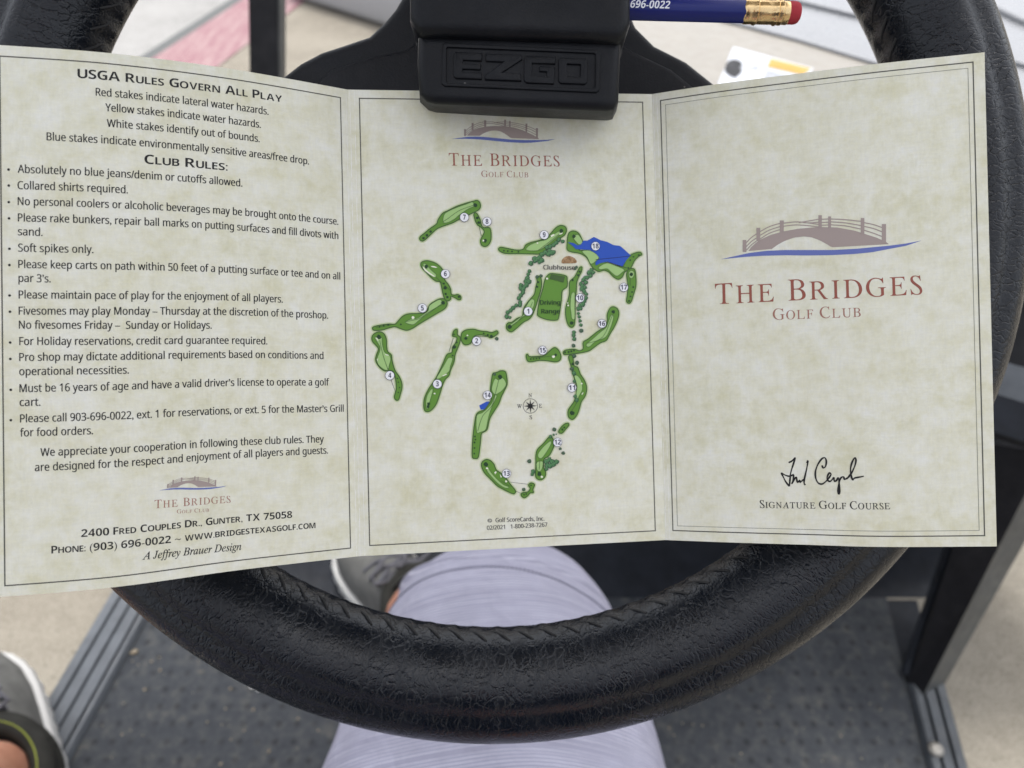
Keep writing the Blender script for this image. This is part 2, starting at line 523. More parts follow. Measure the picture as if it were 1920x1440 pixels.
# floor mat with side sills
SL = (gp(220, 1104, FZ), gp(79, 1341, FZ))
dl = (SL[0] - SL[1]).normalized()
SR = (gp(1770, 1297, FZ), gp(1809, 1440, FZ))
dr = (SR[0] - SR[1]).normalized()
def on_line(P, d, y):
    k = (y - P.y) / d.y
    return P + d * k
YF, YB = 0.60, -0.30                    # front end of the flat floor, rear end
SW = (gp(262, 1180, FZ) - gp(170, 1180, FZ)).length
SWR = (gp(1770, 1299, FZ) - gp(1704, 1299, FZ)).length
mb = MB()
NX, NY = 20, 16
vs_, fs, uv = [], [], []
for j in range(NY + 1):
    y = YB + (YF - YB) * j / NY
    l = on_line(SL[1], dl, y).x + SW; r = on_line(SR[1], dr, y).x - SWR
    for i in range(NX + 1):
        x = l + (r - l) * i / NX
        vs_.append((x, y, FZ)); uv.append((x + 0.03 * y, y))
for j in range(NY):
    for i in range(NX):
        k = j * (NX + 1) + i
        fs.append((k, k + 1, k + NX + 2, k + NX + 1))
mb.add(vs_, fs, 0, uv)
mb.build('floor_mat', M['mat'], cart, fix=False)
# underside slab so the floor has thickness
mb = MB()
pl = [on_line(SL[1], dl, YB), on_line(SL[1], dl, YF), on_line(SR[1], dr, YF), on_line(SR[1], dr, YB)]
mb.add([p + Vector((0, 0, -0.006)) for p in pl] + [p + Vector((0, 0, -0.10)) for p in pl],
       [(0, 1, 2, 3), (7, 6, 5, 4), (0, 4, 5, 1), (1, 5, 6, 2), (2, 6, 7, 3), (3, 7, 4, 0)])
mb.build('floor_pan', M['dark'], cart)

# toe board: flat floor curves up into a sloping board
mb = MB()
prof = [(YF, FZ), (YF + 0.05, FZ + 0.006), (YF + 0.10, FZ + 0.03), (YF + 0.14, FZ + 0.075), (YF + 0.30, FZ + 0.30), (YF + 0.34, FZ + 0.44)]
lx = on_line(SL[1], dl, YF).x; rx = on_line(SR[1], dr, YF).x
vs_, fs = [], []
for (y, z) in prof:
    for i in range(13):
        vs_.append((lx + 0.1 + (rx - lx - 0.01) * i / 12, y, z))
for j in range(len(prof) - 1):
    for i in range(12):
        k = j * 13 + i
        fs.append((k, k + 1, k + 14, k + 13))
mb.add(vs_, fs)
mb.build('toe_board', M['dark'], cart, fix=False)

def sill(P, d, w_, side, key, yend, name='sill'):
    """ribbed strip along the floor edge; profile across, swept along the edge"""
    mb = MB()
    prof = []
    n = 3
    xs = 0.0
    prof.append((0.0, -0.03)); prof.append((0.0, 0.003)); prof.append((0.003, 0.007))
    cuts = (0.27, 0.56, 0.85) if side < 0 else (0.33, 0.68)
    for c in cuts:
        prof += [(w_ * c - 0.0024, 0.007), (w_ * c - 0.0016, 0.001), (w_ * c + 0.0016, 0.001), (w_ * c + 0.0024, 0.007)]
    prof += [(w_ - 0.004, 0.006), (w_, 0.0), (w_, -0.004)]
    vs_, fs = [], []
    K = 10
    for j in range(K + 1):
        y = YB + (yend - YB) * j / K
        q = on_line(P, d, y)
        for (u, z) in prof:
            vs_.append((q.x - side * u, y, FZ + 0.004 + z))
    m_ = len(prof)
    for j in range(K):
        for i in range(m_ - 1):
            fs.append((j * m_ + i, j * m_ + i + 1, (j + 1) * m_ + i + 1, (j + 1) * m_ + i))
    mb.add(vs_, fs)
    return mb.build(name, M[key], cart)
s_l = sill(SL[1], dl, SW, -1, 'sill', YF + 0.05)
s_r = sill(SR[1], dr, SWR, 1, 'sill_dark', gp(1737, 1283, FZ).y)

# screw in the right sill
sp = gp(1755, 1405, FZ + 0.012)
mb = MB()
prof = [(0.0, 0.0042), (0.006, 0.0036), (0.0085, 0.002), (0.0095, 0.0)]
vs_, fs = [sp + Vector((0, 0, 0.0042))], []
for (r_, z) in prof[1:]:
    for k in range(16):
        an = k * math.pi / 8
        vs_.append(sp + Vector((math.cos(an) * r_, math.sin(an) * r_, z)))
for k in range(16):
    fs.append((0, 1 + k, 1 + (k + 1) % 16))
    for j in range(2):
        fs.append((1 + j * 16 + k, 1 + (j + 1) * 16 + k, 1 + (j + 1) * 16 + (k + 1) % 16, 1 + j * 16 + (k + 1) % 16))
mb.add(vs_, fs)
mb.box(sp + Vector((0, 0, 0.0042)), Vector((0.005, 0, 0)), Vector((0, 0.0008, 0)), Vector((0, 0, 0.0003)))
mb.build('screw', M['screw'], s_r)

# side post on the right: black inner face, outer face coloured grey as if lit
def loft(secs, mats_idx, closed=True):
    mb = MB()
    n = len(secs[0])
    vs_ = [p for s in secs for p in s]
    mb.add(vs_, [])
    for j in range(len(secs) - 1):
        for i in range(n):
            i2 = (i + 1) % n
            mb.f.append([j * n + i, j * n + i2, (j + 1) * n + i2, (j + 1) * n + i]); mb.m.append(mats_idx[i])
    mb.f.append(list(range(n))[::-1]); mb.m.append(mats_idx[0])
    mb.f.append([(len(secs) - 1) * n + i for i in range(n)]); mb.m.append(mats_idx[0])
    return mb
zb = FZ + 0.005
bot = [gp(1703, 1279, zb), gp(1727, 1311, zb), gp(1769, 1287, zb), gp(1745, 1262, zb)]
top = [cw(1852, 830, 0.90), cw(1962, 850, 0.86), cw(2010, 860, 0.90), cw(1950, 820, 0.96)]
mid = [bot[i].lerp(top[i], 0.5) for i in range(4)]
loft([bot, mid, top], [0, 1, 1, 0]).build('side_post', [M['black'], M['greyedge']], cart, smooth=False)
# dark kick panel edge strip beside the post
mb = MB()
mb.tube([cw(1699, 1262, 0.985), cw(1740, 1140, 0.975), cw(1781, 1025, 0.965), cw(1812, 930, 0.96)], 0.006, 8)
mb.build('panel_trim', M['dark'], cart)

# dashboard on the right with its ledge
mb = MB()
b_ = prism_bm([(1500, 455), (1990, 520), (2350, 560), (2350, 880), (1900, 940), (1500, 1000)], 1.02, 1.16, 0.01)
mb.bm(b_)
dash = mb.build('dashboard', M['black'], cart)
mb = MB()
A0, A1 = cw(1780, 690, 0.80), cw(2180, 805, 0.72)
ax = (A1 - A0) * 0.5
up = AU * 0.020
mb.box((A0 + A1) / 2 + AF * 0.02, ax, up, AF * 0.03, 0)
B0, B1 = cw(1780, 752, 0.775), cw(2180, 885, 0.695)
mb.box((B0 + B1) / 2, (B1 - B0) * 0.5, AU * 0.0185, AF * 0.02, 1)
mb.build('dash_ledge', [M['sill'], M['dark']], dash, smooth=False)

# windscreen strut, upper left
mb = MB()
P0, P1 = cw(497, -420, 1.02), cw(505, 420, 1.22)
ax = (P1 - P0)
zx = AX * 0.0205
zy = ax.cross(AX).normalized() * 0.02
mb.box((P0 + P1) / 2, zx, zy, ax / 2, 0)
mb.box((P0 + P1) / 2 + AX * 0.0222 + zy * 0.2, AX * 0.0016, zy * 0.7, ax / 2, 1)
mb.build('windscreen_strut', [M['black'], M['greyedge']], cart, smooth=False)

# white front cowl: deck with the sticker, raised step behind it, moulded ridges
DZ, HZ = 0.88, 0.8845
mb = MB()
deck = [gp(1050, 330, DZ), gp(1050, 8, DZ), gp(1300, -40, DZ), gp(2200, 60, DZ), gp(2200, 470, DZ), gp(1050, 430, DZ)]
b_ = bmesh.new()
deck = [gp(1060, 420, DZ), gp(1060, 20, DZ), gp(1380, 20, DZ), gp(1680, 128, DZ), gp(1850, 250, DZ), gp(1850, 430, DZ)]
t_ = [b_.verts.new(p) for p in deck]; u_ = [b_.verts.new(p - Vector((0, 0, 0.35))) for p in deck]
b_.faces.new(t_); b_.faces.new(u_[::-1])
for i in range(len(deck)):
    j = (i + 1) % len(deck); b_.faces.new((t_[i], u_[i], u_[j], t_[j]))
bmesh.ops.recalc_face_normals(b_, faces=b_.faces[:])
mb.bm(b_, 1)
def slab(poly, z0, h, bev, mi=0):
    b_ = bmesh.new()
    t_ = [b_.verts.new(p) for p in poly]; u_ = [b_.verts.new(Vector((p.x, p.y, z0))) for p in poly]
    b_.faces.new(t_); b_.faces.new(u_[::-1])
    n = len(poly)
    for i in range(n):
        j = (i + 1) % n; b_.faces.new((t_[i], u_[i], u_[j], t_[j]))
    bmesh.ops.recalc_face_normals(b_, faces=b_.faces[:])
    fe = [e for e in b_.edges if e.verts[0] in t_ and e.verts[1] in t_]
    bmesh.ops.bevel(b_, geom=fe, offset=bev, segments=4, profile=0.5, affect='EDGES')
    mb.bm(b_, mi)
slab([gp(1350, 34, HZ), gp(1500, 74, HZ), gp(1660, 122, HZ), gp(1790, 170, HZ), gp(1960, 222, HZ), gp(2300, 330, HZ), gp(2350, 40, HZ), gp(1700, -60, HZ), gp(1330, -90, HZ)], DZ - 0.05, 0.1, 0.0025)
slab([gp(1480, -4, HZ + 0.006), gp(1620, 30, HZ + 0.006), gp(1780, 66, HZ + 0.006), gp(1885, 108, HZ + 0.006), gp(2200, 205, HZ + 0.006), gp(2250, 40, HZ + 0.006), gp(1700, -80, HZ + 0.006)], HZ - 0.02, 0.1, 0.0025)
slab([gp(1780, -30, HZ + 0.014), gp(1905, 30, HZ + 0.014), gp(2150, 130, HZ + 0.014), gp(2150, 20, HZ + 0.014), gp(1850, -60, HZ + 0.014)], HZ, 0.1, 0.004)
cowl = mb.build('cowl', [M['cowl'], M['cowl_warm_reflect']], cart)
# lower body side below the step, down to the dash
mb = MB()
mb.add([gp(1840, 205, 0.90), gp(2300, 345, 0.90), gp(2350, 560, 0.80), gp(1840, 500, 0.80)], [(0, 1, 2, 3)])
mb.build('body_side', M['cowl'], cart, fix=False)

# warning sticker on the deck
def zpt(x, y, z): return gp(1160 + x / 3.84, y / 3.84, z)
mb = MB()
def flat(pts, z, mi): mb.add([zpt(x, y, z) for x, y in pts], [tuple(range(len(pts)))], mi)
Z0 = DZ + 0.002
flat([(825, 335), (1400, 490), (1340, 640), (700, 640)], Z0, 3)
flat([(838, 348), (1090, 415), (1010, 640), (720, 640)], Z0 + 0.0006, 0)
flat([(1095, 420), (1385, 492), (1330, 540), (1070, 480)], Z0 + 0.0006, 1)
flat([(1068, 488), (1300, 545), (1280, 640), (1010, 640)], Z0 + 0.0006, 3)
for k in range(3):
    y = 505 + k * 24
    flat([(1066 - k * 9, y), (1270, y + 52), (1268, y + 60), (1063 - k * 9, y + 10)], Z0 + 0.0012, 2)
flat(catmull([(765, 500), (785, 445), (830, 428), (875, 440), (892, 475), (880, 520), (838, 555), (790, 535)], 4), Z0 + 0.0012, 4)
flat([(870, 482), (890, 470), (895, 490), (880, 505)], Z0 + 0.0018, 2)
flat([(1000, 425), (1012, 412), (985, 495), (975, 493)], Z0 + 0.0012, 2)
flat([(925, 475), (1010, 490), (1008, 497), (922, 483)], Z0 + 0.0012, 2)
for k in range(7):       # tiny heading on the yellow bar
    x = 1120 + k * 30
    flat([(x, 445 + k * 7.6), (x + 16, 449 + k * 7.6), (x + 12, 466 + k * 7.6), (x - 4, 462 + k * 7.6)], Z0 + 0.0012, 5)
M['ochre'] = mat('ochre_print', (0.40, 0.24, 0.02), 0.5)
mb.build('warning_sticker', [M['label'], M['yellow'], M['labelgrey'], M['label'], M['black'], M['ochre']], cowl, smooth=False, fix=False)

# cart roof out of view, added and sized for the shade it casts
b_ = bmesh.new()
bmesh.ops.create_cube(b_, size=1.0)
for v in b_.verts: v.co = Vector((v.co.x * 1.02, v.co.y * 0.95 + 0.52, v.co.z * 0.05 + 2.02))
bmesh.ops.bevel(b_, geom=b_.edges[:], offset=0.02, segments=3, profile=0.5, affect='EDGES')
mb = MB(); mb.bm(b_)
mb.build('unseen_canopy', M['roof'], cart)

# ------------------------------------------------------------------ steering wheel
WD = 0.283
WC = ((922 - 960) / FPX * WD, (720 - 391) / FPX * WD)
RT = 890.0 / FPX * WD
TR = 101.0 / FPX * WD
NT_, NP = 420, 56
mb = MB()
vs_, fs, uv = [], [], []
for i in range(NT_ + 1):
    th = 2 * math.pi * i / NT_
    for j in range(NP + 1):
        ph = 2 * math.pi * j / NP        # 0 = inner edge, pi/2 = towards the camera, pi = outer edge
        pd = math.degrees(ph)
        rr = TR * (1.0 - 0.10 * math.exp(-((pd - 107) / 9.0) ** 2) + 0.03 * math.exp(-((pd - 145) / 22.0) ** 2) - 0.035 * math.exp(-((pd - 60) / 30.0) ** 2))
        rr *= 1.0 + 0.006 * math.sin(3 * th + 1.0) * math.sin(ph)
        if j < 5 or j > NP - 3:
            rr *= 1.0 + 0.03 * math.sin(th * 118) * (1 - min(j, NP - j) / 5.0)
        q = RT - rr * math.cos(ph)
        vs_.append(cs(WC[0] + q * math.sin(th), WC[1] - q * math.cos(th), WD - rr * math.sin(ph)))
        uv.append((th * RT, ph * TR))
for i in range(NT_):
    for j in range(NP):
        a = i * (NP + 1) + j
        fs.append((a, a + 1, a + NP + 2, a + NP + 1))
mb.add(vs_, fs, 0, uv)
wheel = mb.build('steering_wheel', M['leather'], cart, fix=False)
wheel['label'] = 'black padded vinyl steering wheel rim'
# check the normals point outwards
_p = wheel.data.polygons[10]
_c = Vector(_p.center) + ORG['golf_cart'] if 'golf_cart' in ORG else Vector(_p.center)
bm_ = bmesh.new(); bm_.from_mesh(wheel.data)
bmesh.ops.remove_doubles(bm_, verts=bm_.verts[:], dist=1e-6)
bmesh.ops.recalc_face_normals(bm_, faces=bm_.faces[:]); bm_.to_mesh(wheel.data); bm_.free()

def rim_pt(th, pd, lift=0.0):
    ph = R(pd)
    rr = TR * (1.0 - 0.035 * math.exp(-((pd - 60) / 30.0) ** 2)) + lift
    q = RT - rr * math.cos(ph)
    return cs(WC[0] + q * math.sin(th), WC[1] - q * math.cos(th), WD - rr * math.sin(ph))
mb = MB()
NS = 118
for k in range(NS):
    th = 2 * math.pi * k / NS
    st = 2 * math.pi / NS
    pts = [rim_pt(th + st * u * 0.8, 4 + 19 * u, -0.0003 + 0.0006 * math.sin(u * math.pi)) for u in (0, 0.25, 0.5, 0.75, 1)]
    mb.tube(pts, 0.0005, 6)
mb.build('rim_stitching', M['thread'], wheel)

# hub plate and spokes
hub = [(430, 215), (470, 178), (525, 140), (560, 113), (600, 92), (640, 79), (690, 62), (716, 38), (738, 12), (760, -25), (800, -110), (1120, -110), (1166, -20),
       (1195, 45), (1230, 80), (1290, 110), (1345, 154), (1395, 205), (1440, 280), (1430, 360), (1330, 430), (1150, 470), (930, 480), (700, 470), (520, 430), (420, 360), (405, 280)]
mb = MB()
b_ = prism_bm(hub, 0.280, 0.300, 0.0045, 4)
mb.bm(b_)
# raised inner shield, whose edge shows as a moulded line
inner = [(500, 250), (560, 180), (620, 128), (690, 106), (760, 92), (800, 60), (1130, 60), (1190, 95), (1260, 128), (1330, 185), (1370, 260), (1340, 340), (1150, 420), (930, 440), (700, 420), (540, 350)]
mb.bm(prism_bm(inner, 0.2775, 0.285, 0.002, 3))
mb.build('hub_plate', M['plastic'], wheel)
for sg in (-1, 1):
    poly = [(1150, 330), (1380, 300), (1560, 520), (1700, 640), (1680, 760), (1600, 900), (1470, 985), (1300, 930), (1190, 700), (1080, 460)]
    poly = [(922 + (x - 922) * sg, y) for x, y in poly]
    mb = MB(); mb.bm(prism_bm(poly, 0.287, 0.302, 0.006, 4))
    mb.build('spoke', M['plastic'], wheel)

# clip that holds the card, with moulded lettering
def px_off(poly, d):    # pixel polygon -> camera plane metres at depth d
    return [((x - 960) / FPX * d, (720 - y) / FPX * d) for x, y in poly]
mb = MB()
lip = [(784, 40), (1166, 52), (1163, 120), (1160, 188), (1152, 203), (1138, 206), (816, 193), (800, 189), (786, 176), (781, 120)]
lipb = [(792, 60), (1156, 72), (1156, 130), (1156, 208), (1148, 224), (1138, 226), (818, 213), (804, 209), (788, 194), (787, 130)]
b_ = prism_bm(lip, 0.2385, 0.2572, 0.0030, 5, lipb)
mb.bm(b_)
body = [(766, -130), (1184, -130), (1184, 38), (1174, 62), (1160, 72), (790, 60), (778, 52), (766, 30)]
mb.bm(prism_bm(body, 0.2340, 0.2790, 0.0035, 5))
# neck that runs back to the hub
mb.bm(prism_bm([(775, -130), (1175, -130), (1168, 95), (1150, 125), (800, 118), (778, 85)], 0.2485, 0.282, 0.002, 2))
# small ribs on both upper corners
clip = mb.build('clip', M['clip'], wheel)
mb = MB()
def zc(pts): return [(740 + x / 3.84, y / 3.84) for x, y in pts]
DF = 0.2385
def emb(pts, h, bev=0.00035):
    mb.bm(prism_bm(zc(pts), DF - h, DF + 0.0012, bev, 2))
def ring(outer, inn, h):
    b = bmesh.new()
    O = [((x - 960) / FPX * (DF - h), (720 - y) / FPX * (DF - h)) for x, y in zc(outer)]
    I = [((x - 960) / FPX * (DF - h), (720 - y) / FPX * (DF - h)) for x, y in zc(inn)]
    n = len(O)
    of = [b.verts.new(cs(x, y, DF - h)) for x, y in O]; ob = [b.verts.new(cs(x, y, DF + 0.0012)) for x, y in O]
    jf = [b.verts.new(cs(x, y, DF - h)) for x, y in I]; jb = [b.verts.new(cs(x, y, DF + 0.0012)) for x, y in I]
    top_e = []
    for i in range(n):
        j = (i + 1) % n
        b.faces.new((of[i], of[j], jf[j], jf[i])); b.faces.new((of[i], ob[i], ob[j], of[j])); b.faces.new((jf[i], jf[j], jb[j], jb[i]))
    bmesh.ops.recalc_face_normals(b, faces=b.faces[:])
    fe = [e for e in b.edges if all(v in of for v in e.verts) or all(v in jf for v in e.verts)]
    bmesh.ops.bevel(b, geom=fe, offset=0.0003, segments=2, profile=0.5, affect='EDGES')
    mb.bm(b)
ring([(345, 318), (365, 303), (1465, 358), (1482, 378), (1472, 650), (1455, 664), (360, 618), (338, 600)],
     [(372, 345), (380, 338), (1440, 382), (1448, 392), (1444, 626), (1436, 636), (376, 594), (370, 586)], 0.0007)
emb([(425, 388), (440, 370), (630, 380), (626, 436), (492, 430), (490, 452), (620, 458), (617, 500), (487, 494), (486, 514), (622, 519), (628, 568), (440, 562), (425, 548)], 0.0008)
emb([(655, 383), (915, 392), (918, 425), (775, 518), (905, 525), (912, 582), (650, 572), (648, 540), (782, 444), (655, 438)], 0.0008)
emb([(932, 415), (945, 398), (1160, 406), (1157, 458), (990, 452), (988, 540), (1095, 546), (1096, 514), (1042, 511), (1043, 474), (1155, 478), (1146, 602), (948, 594), (932, 576)], 0.0008)
ring([(1180, 428), (1194, 412), (1376, 418), (1390, 434), (1386, 590), (1372, 604), (1196, 598), (1182, 582)],
     [(1240, 458), (1246, 458), (1334, 462), (1340, 464), (1338, 546), (1332, 550), (1246, 547), (1240, 544)], 0.0008)
mb.build('raised_lettering', M['clip'], wheel)

# ------------------------------------------------------------------ score card
HP = 0.152
class Panel:
    def __init__(s, st):
        s.st = [(cw(a, b, 220.4 / (d - b)), cw(c, d, 220.4 / (d - b))) for a, b, c, d in st]
        fine = []
        T = [tuple(p[0]) for p in s.st]; B = [tuple(p[1]) for p in s.st]
        n = 24
        s.T = [Vector(p) for p in (catmull(T, n, False) if len(T) > 2 else [Vector(T[0]).lerp(Vector(T[1]), k / 40) for k in range(41)])]
        s.B = [Vector(p) for p in (catmull(B, n, False) if len(B) > 2 else [Vector(B[0]).lerp(Vector(B[1]), k / 40) for k in range(41)])]
        s.S = [0.0]
        for i in range(1, len(s.T)):
            s.S.append(s.S[-1] + ((s.T[i] + s.B[i]) / 2 - (s.T[i - 1] + s.B[i - 1]) / 2).length)
        s.L = s.S[-1]
    def raw(s, x, t):
        import bisect
        i = min(max(bisect.bisect_right(s.S, x) - 1, 0), len(s.S) - 2)
        k = (x - s.S[i]) / (s.S[i + 1] - s.S[i])
        return s.T[i].lerp(s.T[i + 1], k).lerp(s.B[i].lerp(s.B[i + 1], k), t / HP)
    def P(s, x, t, h=0.0):
        p = s.raw(x, t)
        if h == 0.0: return p
        e = 1e-4
        n = (s.raw(x + e, t) - s.raw(x - e, t)).cross(s.raw(x, t - e) - s.raw(x, t + e)).normalized()
        return p + n * h
    def st_of(s, px, py):
        x, t = s.L / 2, HP / 2
        for _ in range(12):
            u, v = proj(s.raw(x, t))
            e = 1e-4
            ux, vx = proj(s.raw(x + e, t)); ut, vt = proj(s.raw(x, t + e))
            a, b, c, d = (ux - u) / e, (ut - u) / e, (vx - v) / e, (vt - v) / e
            det = a * d - b * c
            ru, rv = px - u, py - v
            x += (d * ru - b * rv) / det; t += (-c * ru + a * rv) / det
        return x, t

PL = Panel([(-14, 83.5, -4, 1119.5), (205, 99.5, 219, 1100.5), (432, 129, 448, 1069), (652, 168, 672, 1043)])
PM = Panel([(652, 168, 672, 1043), (1222, 176.5, 1247, 1012.5)])
PR = Panel([(1222, 176.5, 1247, 1012.5), (1346, 157.5, 1366, 1017), (1492, 138.5, 1512, 1021.5), (1637, 120.5, 1657, 1025.5), (1846, 98, 1869, 1024.5)])
card = thing('scorecard', 'unfolded three-panel parchment-look golf scorecard held under the black clip', 'scorecard', PM.P(PM.L / 2, HP))

def panel_mesh(pan, name, uoff):
    mb = MB()
    nx, ny = 64, 30
    TH = 0.00032
    vs_, fs, uv = [], [], []
    for side in (0.0, -TH):
        for j in range(ny + 1):
            for i in range(nx + 1):
                x, t = pan.L * i / nx, HP * j / ny
                vs_.append(pan.P(x, t, side)); uv.append((uoff + x, t))
    W_ = (nx + 1) * (ny + 1)
    for j in range(ny):
        for i in range(nx):
            a = j * (nx + 1) + i
            fs.append((a, a + 1, a + nx + 2, a + nx + 1))
    nf = len(fs)
    mb.add(vs_, fs, 0, uv)
    bk = []
    for j in range(ny):
        for i in range(nx):
            a = W_ + j * (nx + 1) + i
            bk.append([a + nx + 1, a + nx + 2, a + 1, a])
    for i in range(nx):
        bk.append([i, W_ + i, W_ + i + 1, i + 1])
        k = ny * (nx + 1) + i
        bk.append([k, k + 1, W_ + k + 1, W_ + k])
    for j in range(ny):
        a = j * (nx + 1); b = a + nx
        bk.append([a, a + nx + 1, W_ + a + nx + 1, W_ + a])
        bk.append([b, W_ + b, W_ + b + nx + 1, b + nx + 1])
    for f in bk: mb.f.append(f); mb.m.append(1)
    return mb.build(name, [M['paper'], M['paper_back']], card)
oL = panel_mesh(PL, 'rules_panel', 0.0)
oM = panel_mesh(PM, 'map_panel', 0.13)
oR = panel_mesh(PR, 'cover_panel', 0.27)

# --- print: everything lies on the paper, each layer a few hundredths of a millimetre above the one below
LAY = 0.00004
class Print:
    def __init__(s, pan): s.p = pan; s.mb = MB(); s.mats = []; s.k = 0
    def mi(s, key):
        m = M[key]
        if m not in s.mats: s.mats.append(m)
        return s.mats.index(m)
    def face(s, st, lay, key):
        s.mb.add([s.p.P(x, t, LAY * lay) for x, t in st], [tuple(range(len(st)))], s.mi(key))
    def mesh(s, sts, faces, lay, key):
        s.mb.add([s.p.P(x, t, LAY * lay) for x, t in sts], faces, s.mi(key))
    def stroke(s, st, wd, lay, key, closed=False, ws=None):
        n = len(st); vs_ = []
        for i in range(n):
            a = st[i - 1] if (closed or i > 0) else st[i]
            b = st[(i + 1) % n] if (closed or i < n - 1) else st[i]
            dx, dy = b[0] - a[0], b[1] - a[1]
            l = math.hypot(dx, dy) or 1e-9
            h = (ws[i] if ws else wd) / 2
            vs_ += [(st[i][0] - dy / l * h, st[i][1] + dx / l * h), (st[i][0] + dy / l * h, st[i][1] - dx / l * h)]
        fs = []
        for i in range(n if closed else n - 1):
            j = (i + 1) % n
            fs.append((2 * i, 2 * i + 1, 2 * j + 1, 2 * j))
        s.mesh(vs_, fs, lay, key)
    def disc(s, c, r, lay, key, n=16):
        s.face([(c[0] + r * math.cos(2 * math.pi * k / n), c[1] + r * math.sin(2 * math.pi * k / n)) for k in range(n)], lay, key)
    def line(s, a, b, wd, lay, key, n=40):
        s.stroke([(a[0] + (b[0] - a[0]) * k / n, a[1] + (b[1] - a[1]) * k / n) for k in range(n + 1)], wd, lay, key)
    def rect(s, x0, t0, x1, t1, wd, lay, key):
        h = wd / 2
        s.line((x0 - h, t0), (x1 + h, t0), wd, lay, key); s.line((x0 - h, t1), (x1 + h, t1), wd, lay, key)
        s.line((x0, t0 + h), (x0, t1 - h), wd, lay, key); s.line((x1, t0 + h), (x1, t1 - h), wd, lay, key)
    def build(s, name, parent):
        return s.mb.build(name, s.mats, parent, smooth=False, fix=False)

# --- lettering
def mapc(st_, U, Lo, Dg):
    o = ''
    for c in st_:
        if 'A' <= c <= 'Z' and U: o += chr(U + ord(c) - 65)
        elif 'a' <= c <= 'z' and Lo:
            o += '\u210e' if (c == 'h' and Lo == 0x1d44e) else chr(Lo + ord(c) - 97)
        elif '0' <= c <= '9' and Dg: o += chr(Dg + ord(c) - 48)
        else: o += c
    return o
STY = {'sans': (0x1d5a0, 0x1d5ba, 0x1d7e2), 'bold': (0x1d5d4, 0x1d5ee, 0x1d7ec), 'ital': (0x1d434, 0x1d44e, 0), 'plain': (0, 0, 0), 'serifb': (0x1d400, 0x1d41a, 0x1d7ce)}
CACHE = {}
def glyphs(s_, sty, off=0.0):
    key = (s_, sty, off)
    if key in CACHE: return CACHE[key]
    cu = bpy.data.curves.new('text_tmp', 'FONT')
    cu.body = mapc(s_, *STY[sty]); cu.resolution_u = 4; cu.offset = off
    ob = bpy.data.objects.new('text_tmp', cu)
    me = bpy.data.meshes.new_from_object(ob)
    vs_ = [(v.co.x, v.co.y) for v in me.vertices]
    fs = [tuple(p.vertices) for p in me.polygons]
    bpy.data.objects.remove(ob); bpy.data.curves.remove(cu); bpy.data.meshes.remove(me)
    CACHE[key] = (vs_, fs)
    return CACHE[key]
def run(s_, sty, off=0.0):
    v, f = glyphs(s_, sty, off)
    x0 = min(p[0] for p in v); x1 = max(p[0] for p in v)
    return [(p[0] - x0, p[1]) for p in v], f, x1 - x0
CAPH = {}
def caph(sty):
    if sty not in CAPH:
        CAPH[sty] = max(p[1] for p in glyphs('H' if sty != 'roman' else 'H', 'ital' if sty == 'roman' else sty)[0])
    return CAPH[sty]
SHEAR = math.tan(R(15.5))
def caps(s_, sty, small=0.8, gap=0.09, space=0.30, off=0.0, boost=0.0):
    """capitals and small capitals set letter by letter; cap height = 1"""
    src = 'ital' if sty == 'roman' else sty
    H = caph(src)
    x = 0.0; V = []; F = []
    for c in s_:
        if c == ' ': x += space; continue
        k = 1.0 if not c.islower() else small
        gsty = src
        if sty == 'roman' and not c.isalpha(): gsty = 'serifb'
        v, f = glyphs(c.upper(), gsty, off + (boost if c.islower() else 0))
        if sty == 'roman' and c.isalpha(): v = [(p[0] - p[1] * SHEAR, p[1]) for p in v]
        v = [(p[0] / H * k, p[1] / H * k) for p in v]
        a = min(p[0] for p in v); b_ = max(p[0] for p in v)
        base = len(V)
        V += [(p[0] - a + x, p[1]) for p in v]; F += [tuple(i + base for i in q) for q in f]
        x += (b_ - a) + gap
    x -= gap
    return V, F, x
def place(pr, V, F, W_, p0, p1, H, lay, key, hscale):
    """lay a line of type from pixel p0 to pixel p1; type height factor hscale in metres per unit"""
    a = pr.p.st_of(*p0); b = pr.p.st_of(*p1)
    dx, dt = b[0] - a[0], b[1] - a[1]
    ln = math.hypot(dx, dt); ux, ut = dx / ln, dt / ln
    sx = ln / W_
    st = []
    for (x, y) in V:
        X = x * sx; Y = y * hscale
        st.append((a[0] + ux * X + ut * Y, a[1] + ut * X - ux * Y))
    pr.mesh(st, F, lay, key)
def body(pr, s_, p0, p1, size, key='ink', sty='sans', lay=1, off=0.0):
    V, F, W_ = run(s_, sty, off)
    place(pr, V, F, W_, p0, p1, 1, lay, key, size / caph(sty))
    if sty == 'sans':      # a second strike a hair to the right thickens the stems
        place(pr, V, F, W_, (p0[0] + 0.55, p0[1] + 0.1), (p1[0] + 0.55, p1[1] + 0.1), 1, lay + 0.4, key, size / caph(sty))
def smallcaps(pr, s_, p0, p1, size, key='ink', sty='bold', small=0.8, lay=1, off=0.0, gap=0.09, space=0.3, boost=0.0):
    V, F, W_ = caps(s_, sty, small, gap, space, off, boost)
    place(pr, V, F, W_, p0, p1, 1, lay, key, size)

